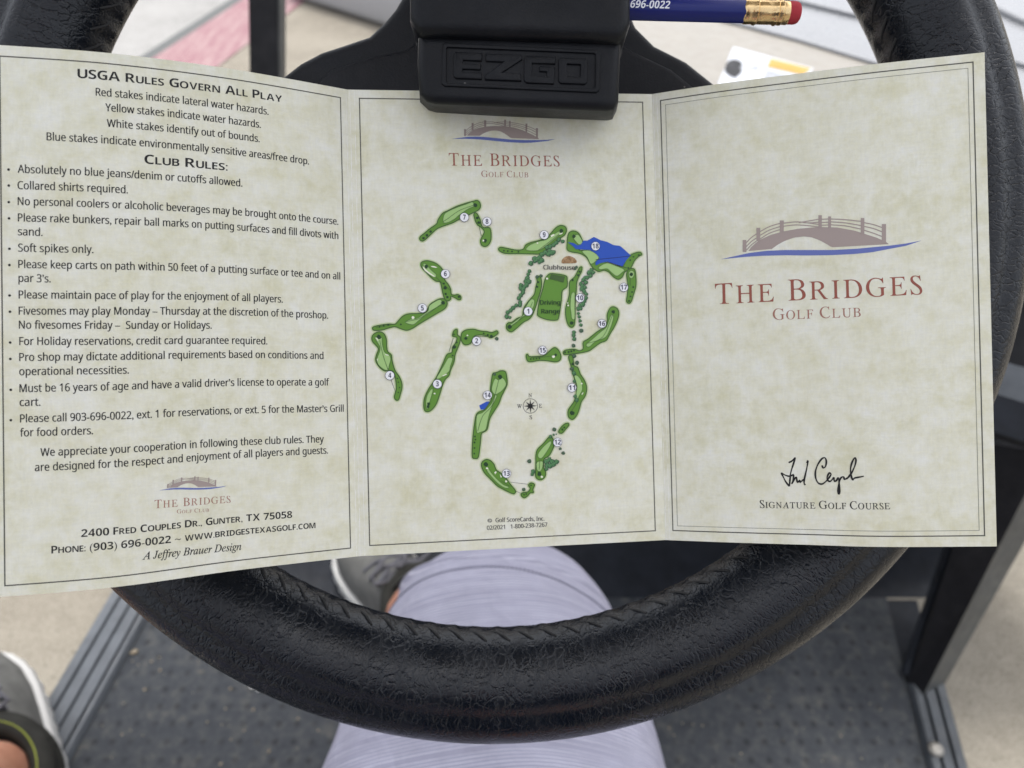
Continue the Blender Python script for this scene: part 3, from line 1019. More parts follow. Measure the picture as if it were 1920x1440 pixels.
# borders and crease lines
pr = Print(PL)
br = PL.st_of(658, 1027.2); tr = PL.st_of(637.4, 183); bl = PL.st_of(10.8, 1098.4)
pr.rect(bl[0] - 0.0002, tr[1], (br[0] + tr[0]) / 2, (br[1] + bl[1]) / 2, 0.00034, 1, 'line')
pr.build('border_line', oL)
pr = Print(PM)
tl = PM.st_of(672.9, 184.8); tr = PM.st_of(1205.1, 191.3); br = PM.st_of(1228.3, 994.9); bl = PM.st_of(694.2, 1023)
pr.rect((tl[0] + bl[0]) / 2, (tl[1] + tr[1]) / 2, (tr[0] + br[0]) / 2, (br[1] + bl[1]) / 2, 0.00034, 1, 'line')
pr.build('border_line', oM)
pr = Print(PR)
tl = PR.st_of(1238.3, 188.6); tr = PR.st_of(1823.4, 116.5); br = PR.st_of(1846.9, 1003.7); bl = PR.st_of(1261.9, 995.1)
pr.rect((tl[0] + bl[0]) / 2, (tl[1] + tr[1]) / 2, (tr[0] + br[0]) / 2, (br[1] + bl[1]) / 2, 0.00036, 1, 'line')
tl = PR.st_of(1248.1, 197.4); tr = PR.st_of(1813.2, 127.4); br = PR.st_of(1837.5, 994.3); bl = PR.st_of(1270.1, 986.1)
pr.rect((tl[0] + bl[0]) / 2, (tl[1] + tr[1]) / 2, (tr[0] + br[0]) / 2, (br[1] + bl[1]) / 2, 0.00016, 1, 'line_thin')
pr.build('border_line', oR)

def crease(pan, xs, parent, seed):
    rnd = random.Random(seed)
    pr = Print(pan)
    for x in xs:
        t = 0.0
        while t < HP - 0.001:
            ln = rnd.uniform(0.004, 0.016)
            e = min(HP, t + ln)
            n = max(3, int(ln / 0.001))
            pts = [(x + rnd.uniform(-0.00007, 0.00007), t + (e - t) * k / n) for k in range(n + 1)]
            ws = [rnd.uniform(0.00006, 0.00026) for _ in pts]; ws[0] = ws[-1] = 0.00002
            pr.stroke(pts, 0.0002, 1, 'edge', ws=ws)
            t = e + rnd.uniform(0.0, 0.0015)
    pr.build('fold_crease', parent)
crease(PL, [PL.L - 0.0006], oL, 1)
crease(PM, [0.0006, 0.0021], oM, 2)
crease(PR, [0.0004, 0.0017], oR, 3)

# rules panel lettering
pr = Print(PL)
S1 = 0.00222
smallcaps(pr, 'USGA Rules Govern All Play', (145.5, 146.1), (529, 192), 0.0026, 'ink', 'bold', 0.8, gap=0.09, space=0.38, off=-0.006)
smallcaps(pr, 'Club Rules:', (270.9, 306.8), (426.9, 320.2), 0.0027, 'ink', 'bold', 0.8, gap=0.09, space=0.38, off=-0.006)
LINES = [
 ('Red stakes indicate lateral water hazards.', (179.5, 179.3), (503, 215.4)),
 ('Yellow stakes indicate water hazards.', (197.5, 208.2), (488.6, 240)),
 ('White stakes identify out of bounds.', (200.4, 237.8), (486.5, 266.7)),
 ('Blue stakes indicate environmentally sensitive areas/free drop.', (87.4, 263.1), (578.9, 308.6)),
 ('Absolutely no blue jeans/denim or cutoffs allowed.', (33.2, 323.8), (454, 350.1)),
 ('Collared shirts required.', (32.9, 354.5), (239.4, 362.8)),
 ('No personal coolers or alcoholic beverages may be brought onto the course.', (33.2, 384.4), (633.8, 421.5)),
 ('Please rake bunkers, repair ball marks on putting surfaces and fill divots with', (33.6, 415.1), (633.8, 448.4)),
 ('sand.', (33.6, 441.1), (79.4, 442.6)),
 ('Soft spikes only.', (33.9, 471.8), (174.8, 474.7)),
 ('Please keep carts on path within 50 feet of a putting surface or tee and on all', (34.3, 502.5), (637.4, 524.2)),
 ('par 3\u2019s.', (34.7, 528.5), (94.6, 529.6)),
 ('Please maintain pace of play for the enjoyment of all players.', (35, 559.6), (529.8, 567.5)),
 ('Fivesomes may play Monday \u2013 Thursday at the discretion of the proshop.', (35, 590), (614.7, 597.5)),
 ('No fivesomes Friday \u2013  Sunday or Holidays.', (35.4, 616.3), (396.5, 616.3)),
 ('For Holiday reservations, credit card guarantee required.', (36.1, 647), (500.9, 645.9)),
 ('Pro shop may dictate additional requirements based on conditions and', (36.1, 676.9), (606, 673.3)),
 ('operational necessities.', (36.1, 703.6), (241.2, 700.4)),
 ('Must be 16 years of age and have a valid driver\u2019s license to operate a golf', (36.5, 735.4), (616.8, 722.8)),
 ('cart.', (36.8, 761.4), (75.5, 760.6)),
 ('Please call 903-696-0022, ext. 1 for reservations, or ext. 5 for the Master\u2019s Grill', (37.6, 792.1), (643.9, 771.9)),
 ('for food orders.', (37.6, 818.5), (174, 814.1)),
 ('We appreciate your cooperation in following these club rules. They', (75.8, 855.3), (606.7, 829.3)),
 ('are designed for the respect and enjoyment of all players and guests.', (65.4, 883.5), (614.7, 850.3)),
]
for s_, a, b in LINES:
    body(pr, s_, a, b, S1, 'ink')
for (x, y) in [(16, 318), (16.5, 348), (16.5, 379), (17, 409.5), (17.7, 466.5), (17.7, 497), (18, 554), (18.8, 584.5), (19.1, 642.2), (19.5, 673), (20.2, 730.8), (20.4, 787.8)]:
    pr.disc(pr.p.st_of(x, y), 0.00036, 1, 'ink', 10)
smallcaps(pr, '2400 Fred Couples Dr., Gunter, TX 75058', (152.4, 1007), (547.8, 970.9), 0.00215, 'ink', 'bold', 0.8, gap=0.09, space=0.38, off=-0.006)
smallcaps(pr, 'Phone: (903) 696-0022 ~ www.bridgestexasgolf.com', (96.4, 1038), (591.5, 990), 0.00215, 'ink', 'bold', 0.8, gap=0.09, space=0.38, off=-0.006)
body(pr, 'A Jeffrey Brauer Design', (266.5, 1049.6), (452.5, 1030.9), 0.0022, 'ink', 'ital', off=0.008)
pr.build('lettering', oL)

# bridge logo, drawn once in cover pixels, repeated on all three panels
def LG(x, y): return (1340 + x / 4.571, 380 + y / 4.571)
TOPL = [(290, 413), (310, 385), (345, 350), (390, 318), (480, 276), (590, 246), (720, 223), (900, 208), (1050, 213), (1200, 240), (1300, 272), (1390, 301), (1435, 322), (1468, 336), (1490, 353)]
BOTL = [(290, 415), (490, 397), (540, 360), (600, 328), (680, 300), (760, 290), (830, 297), (900, 323), (975, 364), (1000, 383), (1490, 356)]
SWT = [(55, 485), (150, 463), (300, 430), (450, 412), (600, 406), (800, 406), (1000, 406), (1200, 396), (1350, 382), (1500, 368), (1640, 350), (1770, 325)]
SWB = [(55, 486), (150, 476), (250, 466), (400, 456), (600, 451), (800, 453), (1000, 450), (1200, 440), (1350, 425), (1500, 396), (1640, 370), (1770, 326)]
POSTS = [(240, 320, 272, 423), (358, 216, 390, 330), (558, 153, 592, 252), (888, 108, 918, 218), (972, 118, 997, 214), (1252, 132, 1282, 272), (1432, 184, 1468, 350)]
RAILS = [[(270, 345), (310, 303), (358, 268)], [(270, 378), (312, 335), (358, 302)], [(272, 408), (315, 362), (358, 330)],
         [(390, 248), (470, 205), (558, 178)], [(390, 280), (470, 235), (558, 206)], [(390, 311), (470, 262), (558, 232)],
         [(592, 176), (690, 165), (770, 170), (888, 186)], [(592, 202), (690, 191), (790, 196), (888, 208)], [(720, 172), (800, 158), (888, 143)], [(760, 172), (820, 173), (888, 168)],
         [(918, 142), (972, 140)], [(918, 170), (972, 168)], [(918, 194), (972, 192)],
         [(997, 140), (1120, 146), (1252, 160)], [(997, 165), (1120, 173), (1252, 196)], [(997, 190), (1120, 199), (1252, 226)],
         [(1282, 172), (1360, 188), (1432, 213)], [(1282, 204), (1360, 222), (1432, 250)], [(1282, 237), (1360, 262), (1432, 290)]]
def interp(pl, x):
    for (a, b), (c, d) in zip(pl, pl[1:]):
        if a <= x <= c: return b + (d - b) * (x - a) / (c - a)
    return pl[-1][1]
def logo(pan, parent, tips, wk=1.0):
    pr = Print(pan)
    s0, s1 = PR.st_of(*LG(55, 485)), PR.st_of(*LG(1770, 325))
    if pan is PR:
        f = lambda x, y: PR.st_of(*LG(x, y)); sc_ = 1.0
    else:
        d0, d1 = pan.st_of(*tips[0]), pan.st_of(*tips[1])
        z = complex(d1[0] - d0[0], d1[1] - d0[1]) / complex(s1[0] - s0[0], s1[1] - s0[1])
        sc_ = abs(z)
        def f(x, y):
            q = PR.st_of(*LG(x, y))
            v = complex(q[0] - s0[0], q[1] - s0[1]) * z
            return d0[0] + v.real, d0[1] + v.imag
    def band(tp, bt, x0, x1, n, lay, key):
        st = []
        for k in range(n + 1):
            x = x0 + (x1 - x0) * k / n
            st += [f(x, interp(tp, x)), f(x, interp(bt, x))]
        pr.mesh(st, [(2 * k, 2 * k + 1, 2 * k + 3, 2 * k + 2) for k in range(n)], lay, key)
    band(TOPL, BOTL, 290, 1490, 60, 1, 'taupe')
    band(SWT, SWB, 55, 1770, 50, 1, 'blue')
    for i, (a, b, c, d) in enumerate(POSTS):
        pr.face([f(a, b), f(c, b), f(c, d), f(a, d)], 3, 'taupe')
    for rl in RAILS:
        pts = catmull(rl, 5, False) if len(rl) > 2 else rl
        pr.stroke([f(x, y) for x, y in pts], 0.00033 * sc_ * wk, 2, 'taupe')
    pr.build('bridge_logo', parent)
logo(PR, oR, None)
logo(PM, oM, ((847.5, 260.4), (1041, 260.6)), 1.05)
logo(PL, oL, ((297.9, 919.6), (426, 910.6)), 1.1)

# club name on all three panels
pr = Print(PR)
smallcaps(pr, 'The Bridges', (1341.1, 570.8), (1729.4, 551.7), 0.00685, 'red', 'roman', 0.85, gap=0.17, space=0.5, off=-0.0015, boost=0.002)
smallcaps(pr, 'Golf Club', (1449, 599.9), (1613.9, 594), 0.0036, 'red_soft', 'roman', 0.8, gap=0.14, space=0.42)
pr.build('club_name', oR)
pr = Print(PR)
smallcaps(pr, 'Signature Golf Course', (1424.7, 952.3), (1669, 954.7), 0.00250, 'ink', 'roman', 0.78, gap=0.10, space=0.36, off=0.006)
pr.build('lettering', oR)
# handwritten signature
pr = Print(PR)
def SG(x, y): return PR.st_of(1400 + x / 6.4, 830 + y / 6.4)
SIG = [[(503, 240), (545, 218), (582, 180), (562, 250), (530, 355), (520, 440), (512, 525)],
       [(512, 523), (470, 470), (440, 412), (418, 366), (455, 386), (512, 402), (566, 380)],
       [(563, 385), (560, 440), (540, 494), (566, 448), (594, 412), (600, 440), (612, 478), (634, 452), (642, 476), (662, 458), (690, 440)],
       [(722, 244), (736, 220), (716, 330), (692, 440), (690, 490), (705, 506)],
       [(903, 272), (918, 302), (945, 285), (956, 225), (938, 181), (898, 197), (850, 270), (825, 350), (830, 430), (860, 484), (905, 495), (950, 465), (988, 420), (1012, 380), (992, 363), (966, 410), (972, 450), (1000, 464), (1030, 438), (1046, 420), (1052, 464), (1076, 454), (1100, 420), (1110, 500), (1116, 596), (1103, 615), (1096, 560), (1108, 480), (1125, 430), (1150, 409), (1165, 415), (1172, 440), (1192, 434), (1215, 420)],
       [(1215, 420), (1262, 356), (1298, 275), (1311, 212), (1298, 180), (1266, 230), (1246, 310), (1250, 380), (1272, 446), (1292, 425), (1340, 415), (1405, 402)]]
for i, sg in enumerate(SIG):
    pts = catmull(sg, 5, False)
    n = len(pts)
    pr.stroke([SG(x, y) for x, y in pts], 0.0005, 1 + i * 0.4, 'ink', ws=[0.00048 + 0.00010 * math.sin(k * 0.55) for k in range(n)])
pr.build('signature', oR)

pr = Print(PM)
smallcaps(pr, 'The Bridges', (841.9, 310.6), (1049.4, 312), 0.00415, 'red', 'roman', 0.85, gap=0.17, space=0.5, off=-0.0015, boost=0.002)
smallcaps(pr, 'Golf Club', (902.5, 331.9), (990.6, 332.6), 0.0021, 'red_soft', 'roman', 0.8, gap=0.14, space=0.42)
pr.build('club_name', oM)
pr = Print(PM)
body(pr, 'Clubhouse', (1018.3, 505.3), (1077.5, 506), 0.0015, 'ink_soft', lay=8)
pr.build('lettering', oM)
pr = Print(PM)
body(pr, '\u00a9', (914, 979.7), (922, 979.4), 0.00125, 'ink_soft')
body(pr, 'Golf ScoreCards, Inc.', (929, 979.2), (1020.3, 976), 0.0014, 'ink_soft')
body(pr, '02/2021   1-800-238-7267', (912.9, 993.6), (1026, 987.3), 0.0014, 'ink_soft')
pr.build('caption', oM)
pr = Print(PL)
smallcaps(pr, 'The Bridges', (289.6, 953.2), (432.3, 942.4), 0.0024, 'red_soft', 'roman', 0.85, gap=0.17, space=0.5)
smallcaps(pr, 'Golf Club', (331.5, 963), (391.8, 959.3), 0.00115, 'red_soft', 'roman', 0.8, gap=0.14, space=0.42)
pr.build('club_name', oL)

# --- the course map
ZF = {0: (680, 360, 6.0), 1: (685, 480, 9.0), 2: (685, 600, 7.58), 3: (830, 600, 5.335), 4: (890, 780, 6.545), 5: (970, 560, 6.0), 6: (920, 410, 6.26), 7: (1040, 420, 6.545)}
pr = Print(PM)
def Z(z, x, y):
    a, b, k = ZF[z]
    return PM.st_of(a + x / k, b + y / k)
PXM = 0.000178
TICK = [0]
def tick():
    TICK[0] += 1
    return (TICK[0] % 60) * 0.012
def fair(z, base, lights=(), dark=(), spots=(), sand=(), lines=(), halo=True):
    st = [Z(z, x, y) for x, y in catmull(base, 4)]
    tk = tick()
    if halo: pr.stroke(st, PXM * 6.5, 1 + tk, 'halo', True)
    pr.face(st, 2 + tk, 'grass')
    pr.stroke(st, PXM * 2.0, 3 + tk, 'grass_line', True)
    for lp in lights:
        q = [Z(z, x, y) for x, y in catmull(lp, 4)]
        pr.face(q, 3.9 + tk, 'light'); pr.stroke(q, PXM * 0.8, 4.8 + tk, 'grass_line', True)
    for ln in lines:
        pr.stroke([Z(z, x, y) for x, y in catmull(ln, 5, False)], PXM * 0.9, 5.6 + tk, 'grass_line')
    for (x, y, r_) in dark: blot(z, x, y, r_, 6.4 + tk, 'deep')
    for (x, y, r_) in spots: blot(z, x, y, r_, 6.4 + tk, 'deep')
    for s_ in sand:
        if len(s_) == 3 and not isinstance(s_[0], tuple): blot(z, s_[0], s_[1], s_[2], 7.2 + tk, 'sand')
        else: pr.face([Z(z, x, y) for x, y in s_], 7.2 + tk, 'sand')
def blot(z, x, y, r_, lay, key):
    rnd = random.Random(int(x * 31 + y * 7))
    pr.face([Z(z, x + r_ * rnd.uniform(0.75, 1.15) * math.cos(k * math.pi / 5), y + r_ * rnd.uniform(0.75, 1.15) * math.sin(k * math.pi / 5)) for k in range(10)], lay, key)
def trees(z, L_, dull=False):
    for (x, y, r_) in L_:
        tk = tick()
        rnd = random.Random(int(x * 13 + y * 5))
        n = 12
        ring_ = [(r_ * rnd.uniform(0.82, 1.12), k * 2 * math.pi / n) for k in range(n)]
        pr.face([Z(z, x + a * math.cos(t), y + a * math.sin(t)) for a, t in ring_], 7.5 + tk, 'tree_o')
        pr.face([Z(z, x - r_ * 0.08 + a * 0.74 * math.cos(t), y - r_ * 0.08 + a * 0.74 * math.sin(t)) for a, t in ring_], 8.3 + tk, 'tree_j' if dull else 'tree_i')
        pr.face([Z(z, x + r_ * 0.2 + a * 0.22 * math.cos(t), y + r_ * 0.18 + a * 0.22 * math.sin(t)) for a, t in ring_], 9.1 + tk, 'tree_o')
def sp(L_, r_): return [(x, y, r_) for x, y in L_]

fair(0, [(640, 530), (650, 500), (700, 460), (760, 410), (830, 360), (850, 310), (900, 240), (960, 210), (1050, 165), (1150, 130), (1240, 105), (1290, 95), (1320, 125), (1325, 170), (1300, 205), (1240, 235), (1180, 265), (1100, 300), (1020, 345), (950, 370), (880, 395), (830, 420), (770, 475), (700, 540), (665, 553)],
     [[(905, 335), (915, 260), (960, 220), (1060, 175), (1160, 140), (1235, 115), (1250, 160), (1200, 185), (1150, 215), (1080, 265), (1040, 300), (980, 335), (930, 350)]],
     [(1265, 150, 24)], sp([(685, 520), (722, 487), (765, 447)], 15), (), [[(905, 335), (960, 300), (1040, 240), (1120, 195), (1250, 150)]])
fair(0, [(1250, 250), (1275, 235), (1300, 265), (1325, 320), (1335, 370), (1360, 400), (1430, 405), (1445, 480), (1440, 550), (1410, 600), (1370, 615), (1335, 595), (1325, 550), (1340, 510), (1365, 460), (1360, 430), (1320, 390), (1290, 370), (1265, 320)],
     (), [(1378, 550, 22)], sp([(1290, 292), (1305, 345)], 17), [(1357, 548, 11)], [[(1310, 390), (1335, 500)]])
fair(1, [(935, 150), (950, 105), (1020, 80), (1100, 90), (1200, 130), (1290, 210), (1320, 290), (1340, 400), (1400, 480), (1440, 560), (1450, 640), (1500, 660), (1560, 650), (1610, 680), (1610, 730), (1570, 740), (1500, 700), (1445, 680), (1440, 730), (1390, 760), (1340, 730), (1310, 640), (1285, 520), (1260, 440), (1190, 425), (1110, 365), (1030, 280), (960, 210)],
     [[(980, 130), (1040, 150), (1100, 230), (1190, 310), (1180, 350), (1100, 300), (1000, 220)]], [(1030, 180, 34)], sp([(1325, 465)], 18) + sp([(1345, 540)], 34) + sp([(1355, 640), (1385, 695), (1580, 690)], 22),
     [[(970, 170), (1010, 220), (1070, 270), (1130, 310), (1185, 352), (1150, 352), (1080, 308), (1010, 255), (975, 205)], [(1100, 170), (1160, 172), (1215, 195), (1190, 202), (1120, 188)]], [[(1190, 360), (1290, 450), (1430, 580)]])
fair(1, [(120, 1220), (150, 1190), (270, 1165), (400, 1148), (500, 1150), (560, 1090), (640, 1010), (740, 975), (900, 970), (1020, 950), (1060, 880), (1090, 820), (1160, 770), (1250, 725), (1330, 725), (1380, 780), (1370, 850), (1320, 905), (1200, 975), (1050, 1065), (900, 1155), (800, 1220), (700, 1255), (600, 1230), (500, 1195), (400, 1215), (280, 1250), (150, 1255)],
     [[(680, 1110), (760, 1070), (880, 1050), (1000, 970), (1060, 920), (1080, 840), (1170, 775), (1260, 735), (1300, 800), (1240, 840), (1120, 930), (1000, 1010), (900, 1090), (820, 1155), (740, 1150), (690, 1130)]],
     [(1310, 790, 34)], sp([(600, 1155), (240, 1196), (310, 1180), (390, 1163)], 16), [(805, 1040, 24)], [[(670, 1110), (900, 1060), (1050, 960), (1300, 810)], [(180, 1205), (430, 1165)]])
fair(2, [(92, 260), (110, 210), (170, 172), (230, 172), (275, 210), (300, 280), (305, 380), (320, 450), (370, 495), (380, 570), (400, 650), (430, 730), (480, 800), (515, 880), (522, 960), (500, 1050), (475, 1130), (440, 1140), (412, 1100), (425, 1040), (440, 980), (435, 880), (420, 790), (390, 730), (330, 715), (280, 725), (220, 690), (165, 620), (145, 560), (160, 490), (185, 410), (140, 350), (105, 310)],
     [[(130, 240), (200, 270), (235, 250), (240, 330), (270, 450), (340, 500), (360, 560), (340, 640), (320, 710), (270, 705), (190, 640), (165, 560), (200, 460), (210, 390), (180, 330)]],
     [(195, 240, 32)], sp([(455, 830), (470, 885), (485, 960), (468, 1030)], 10), [[(150, 255), (165, 250), (185, 290), (180, 300)], [(280, 485), (330, 495), (335, 505), (290, 500)], [(165, 560), (180, 545), (178, 590)]],
     [[(205, 290), (250, 490), (320, 700)]])
pr.stroke([Z(2, 365, 850), Z(2, 430, 1030)], PXM * 0.8, 1.6, 'ink_soft')
fair(2, [(1240, 200), (1260, 150), (1300, 130), (1310, 160), (1310, 210), (1350, 250), (1340, 330), (1300, 430), (1275, 500), (1260, 600), (1210, 720), (1190, 790), (1140, 840), (1100, 920), (1060, 1050), (1010, 1190), (950, 1270), (890, 1305), (840, 1280), (830, 1180), (850, 1080), (900, 980), (960, 890), (1010, 810), (1060, 710), (1110, 600), (1160, 490), (1230, 460), (1240, 390), (1285, 320), (1300, 250), (1245, 235)],
     [[(1180, 540), (1240, 550), (1210, 650), (1190, 730), (1110, 790), (1060, 830), (1010, 830), (1060, 740), (1120, 640)], [(940, 980), (960, 1000), (930, 1110), (880, 1270), (860, 1180), (880, 1070)]],
     [(898, 1190, 22), (892, 1230, 22)], sp([(1265, 385)], 28) + sp([(1260, 205), (1300, 320), (1240, 505)], 13), [[(1095, 790), (1150, 763), (1162, 775), (1100, 802)], (985, 1045, 13)], [[(1250, 255), (1190, 450)]])
fair(3, [(183, 170), (195, 125), (240, 98), (310, 92), (370, 108), (440, 115), (490, 125), (540, 108), (555, 130), (530, 155), (480, 180), (440, 160), (380, 150), (320, 160), (300, 200), (270, 240), (220, 248), (190, 215)],
     (), [(232, 185, 16), (487, 163, 16), (450, 150, 10)], sp([(410, 135)], 9), [(248, 156, 8)], [[(310, 165), (440, 167)]])
fair(5, [(98, 640), (115, 625), (135, 650), (200, 650), (300, 640), (360, 590), (415, 550), (460, 575), (490, 640), (480, 690), (430, 712), (340, 700), (250, 695), (150, 712), (110, 695)],
     (), [(430, 632, 16)], sp([(150, 680), (182, 678), (215, 675), (247, 670)], 9), [(405, 652, 16)], [[(150, 665), (300, 655), (390, 645)]])
pr.face([Z(3, x, y) for x, y in [(365, 855), (440, 815), (475, 815), (470, 850), (425, 893), (380, 897)]], 1.9, 'lake')
fair(3, [(500, 540), (520, 528), (545, 522), (580, 508), (625, 515), (640, 560), (645, 640), (620, 700), (590, 760), (560, 840), (510, 920), (470, 990), (450, 1080), (430, 1110), (390, 1135), (380, 1200), (370, 1290), (355, 1375), (320, 1385), (295, 1360), (300, 1200), (315, 1060), (335, 950), (370, 915), (420, 895), (460, 840), (485, 790), (478, 700), (485, 620)],
     [[(520, 590), (560, 600), (600, 580), (635, 640), (600, 700), (560, 730), (520, 745), (490, 690)], [(340, 960), (390, 930), (440, 890), (490, 830), (520, 755), (540, 765), (500, 850), (470, 930), (450, 1010), (430, 1095), (380, 1120), (340, 1120)]],
     [(575, 570, 24)], sp([(322, 1165), (328, 1195), (318, 1225), (318, 1280), (315, 1335)], 9), (), [[(560, 600), (530, 720), (490, 860), (400, 960), (350, 1110)]])
fair(4, [(82, 600), (95, 560), (140, 533), (190, 545), (235, 590), (265, 660), (320, 700), (390, 770), (440, 840), (500, 915), (490, 950), (460, 952), (370, 910), (280, 860), (210, 790), (130, 710), (95, 650)],
     [[(160, 625), (200, 690), (270, 770), (350, 840), (420, 870), (380, 885), (300, 840), (220, 760), (150, 670)]], [(138, 592, 28)], (), [(150, 640, 14), [(240, 690), (260, 675), (268, 690), (250, 715)], [(308, 712), (334, 745), (320, 757)], (385, 800, 13)], [[(320, 790), (430, 860)]])
pr.stroke([Z(4, 440, 812), Z(4, 680, 840)], PXM * 0.7, 1.6, 'ink_soft'); pr.stroke([Z(4, 500, 920), Z(4, 580, 955)], PXM * 0.7, 1.6, 'ink_soft')
fair(4, [(568, 970), (590, 940), (650, 930), (680, 890), (660, 850), (690, 820), (735, 840), (715, 900), (720, 940), (680, 945), (650, 980), (605, 1005)], (), (), sp([(605, 965), (632, 955), (690, 850)], 10))
fair(4, [(750, 490), (770, 410), (840, 340), (910, 260), (950, 265), (975, 330), (960, 400), (910, 490), (850, 530), (845, 620), (870, 690), (860, 750), (810, 785), (755, 760), (745, 700), (750, 600)],
     [[(775, 470), (830, 390), (920, 310), (940, 330), (900, 410), (830, 510), (790, 515)], [(760, 570), (835, 560), (820, 660), (770, 670)]], [(793, 708, 28)], (), [(822, 745, 14)], [[(800, 540), (790, 660)]])
fair(4, [(1030, 200), (1050, 150), (1100, 100), (1145, 88), (1155, 115), (1110, 170), (1070, 212)], (), (), sp([(1098, 140), (1075, 165)], 13))
fair(5, [(575, 650), (620, 640), (630, 700), (640, 755), (680, 775), (710, 850), (755, 920), (780, 1000), (765, 1090), (720, 1160), (700, 1230), (670, 1310), (620, 1360), (575, 1330), (570, 1260), (600, 1210), (640, 1150), (660, 1080), (665, 990), (640, 900), (620, 830), (600, 750)],
     [[(640, 870), (680, 870), (720, 930), (730, 1020), (690, 1100), (670, 1150), (660, 1080), (670, 980)]], [(615, 1288, 26)], sp([(620, 735)], 16), [(722, 955, 10), [(720, 1075), (738, 1052), (740, 1062), (726, 1082)]], [[(610, 1265), (680, 1150)]])
fair(5, [(515, 605), (540, 580), (600, 570), (650, 570), (700, 585), (740, 560), (740, 490), (800, 450), (900, 370), (980, 320), (1010, 250), (1010, 180), (1040, 110), (1080, 90), (1130, 120), (1140, 190), (1100, 300), (1040, 400), (1000, 470), (930, 500), (860, 550), (800, 590), (700, 612), (600, 625), (530, 630)],
     [[(780, 510), (850, 450), (940, 370), (1000, 320), (1050, 190), (1080, 200), (1060, 290), (1010, 410), (960, 450), (880, 480), (810, 540), (780, 535)]], [(1078, 148, 22)], sp([(535, 603), (575, 600), (605, 592), (635, 583)], 11), (), [[(780, 505), (960, 430), (1070, 180)]])
fair(6, [(92, 355), (120, 335), (200, 350), (300, 368), (380, 360), (410, 310), (470, 280), (570, 255), (640, 230), (700, 180), (760, 110), (820, 80), (875, 95), (890, 140), (870, 190), (830, 220), (760, 270), (700, 330), (640, 380), (580, 415), (480, 415), (350, 412), (180, 410), (110, 385)],
     [[(415, 355), (460, 310), (560, 270), (640, 250), (720, 200), (800, 150), (840, 160), (760, 230), (650, 320), (570, 370), (480, 378), (430, 372)]], [(826, 145, 24)], sp([(155, 378), (200, 382), (250, 386), (325, 390)], 10), [[(800, 180), (845, 165), (840, 178), (810, 190)], (548, 288, 10), [(700, 200), (740, 180), (750, 195), (710, 220)]], [[(560, 370), (640, 310), (800, 185)]])
fair(6, [(185, 1250), (210, 1220), (250, 1215), (310, 1170), (370, 1145), (380, 1090), (400, 1030), (450, 960), (510, 890), (530, 800), (545, 740), (540, 690), (580, 680), (598, 740), (590, 830), (560, 930), (530, 1030), (490, 1130), (450, 1180), (380, 1220), (300, 1290), (240, 1330), (190, 1300)],
     [[(200, 1260), (280, 1240), (360, 1160), (430, 1130), (500, 1040), (510, 960), (470, 950), (410, 1040), (390, 1120), (330, 1170), (250, 1230)]], [(222, 1268, 26)], sp([(558, 745), (545, 800)], 14), (), [[(240, 1260), (420, 1120), (490, 980)]])
fair(6, [(635, 720), (680, 655), (740, 645), (880, 670), (898, 720), (895, 800), (840, 850), (830, 960), (800, 1150), (770, 1192), (660, 1185), (560, 1145), (550, 1100), (570, 960), (610, 830)],
     (), (), (), [(660, 705, 14)])
pr.face([Z(6, x, y) for x, y in [(690, 708), (708, 652), (872, 680), (852, 752), (770, 726)]], 6.2, 'grass_line')
fair(7, [(180, 720), (210, 680), (250, 640), (290, 560), (310, 530), (335, 530), (330, 580), (300, 640), (270, 720), (265, 820), (255, 900), (250, 1010), (250, 1150), (240, 1240), (205, 1270), (160, 1230), (135, 1130), (135, 1030), (160, 940), (180, 850)],
     [[(205, 860), (245, 850), (245, 1000), (245, 1160), (210, 1160), (200, 1090), (190, 1000)]], [(205, 1215, 26)], sp([(305, 585), (288, 630), (220, 690)], 13), [(165, 1000, 11), (160, 970, 8)])
fair(7, [(155, 320), (150, 260), (160, 150), (180, 105), (230, 85), (290, 110), (330, 180), (345, 250), (300, 320), (420, 330), (500, 400), (550, 430), (620, 470), (820, 520), (880, 430), (950, 370), (1040, 345), (1070, 375), (1030, 400), (980, 450), (940, 530), (910, 560), (860, 590), (830, 650), (780, 680), (720, 650), (660, 590), (600, 570), (540, 585), (480, 550), (440, 500), (410, 440), (370, 395), (300, 360), (210, 345)],
     [[(335, 335), (440, 330), (540, 400), (500, 460), (440, 490), (400, 410)], [(540, 530), (640, 480), (740, 510), (850, 560), (820, 600), (760, 640), (700, 600), (640, 550), (560, 560)], [(230, 170), (280, 130), (330, 190), (335, 240), (290, 250)]],
     [(235, 152, 22)], sp([(965, 405), (925, 445), (900, 540), (1030, 383)], 11))
pr.face([Z(7, x, y) for x, y in [(160, 225), (230, 235), (280, 265), (320, 255), (350, 205), (400, 205), (480, 160), (560, 200), (640, 220), (720, 260), (800, 270), (870, 330), (930, 385), (880, 440), (830, 520), (740, 495), (640, 465), (560, 480), (500, 510), (500, 470), (550, 420), (500, 360), (430, 320), (340, 315), (260, 310), (220, 270)]], 7.0, 'lake')
pr.stroke([Z(7, 500, 440), Z(7, 930, 395)], PXM * 0.9, 7.8, 'navy'); pr.stroke([Z(7, 640, 465), Z(7, 880, 540)], PXM * 0.9, 7.8, 'navy')
fair(7, [(880, 620), (900, 560), (950, 545), (985, 570), (998, 680), (995, 770), (970, 860), (940, 950), (910, 975), (880, 950), (890, 870), (900, 780), (890, 690)],
     [[(905, 620), (920, 580), (955, 575), (975, 610), (960, 655), (925, 665)]], [(940, 618, 24)], sp([(962, 775), (948, 835), (930, 890), (910, 945)], 12), (), [[(925, 670), (925, 760)]])
pr.face([Z(7, x, y) for x, y in catmull([(85, 480), (95, 430), (150, 394), (210, 402), (258, 435), (265, 478), (150, 484)], 3)], 2.2, 'brown')
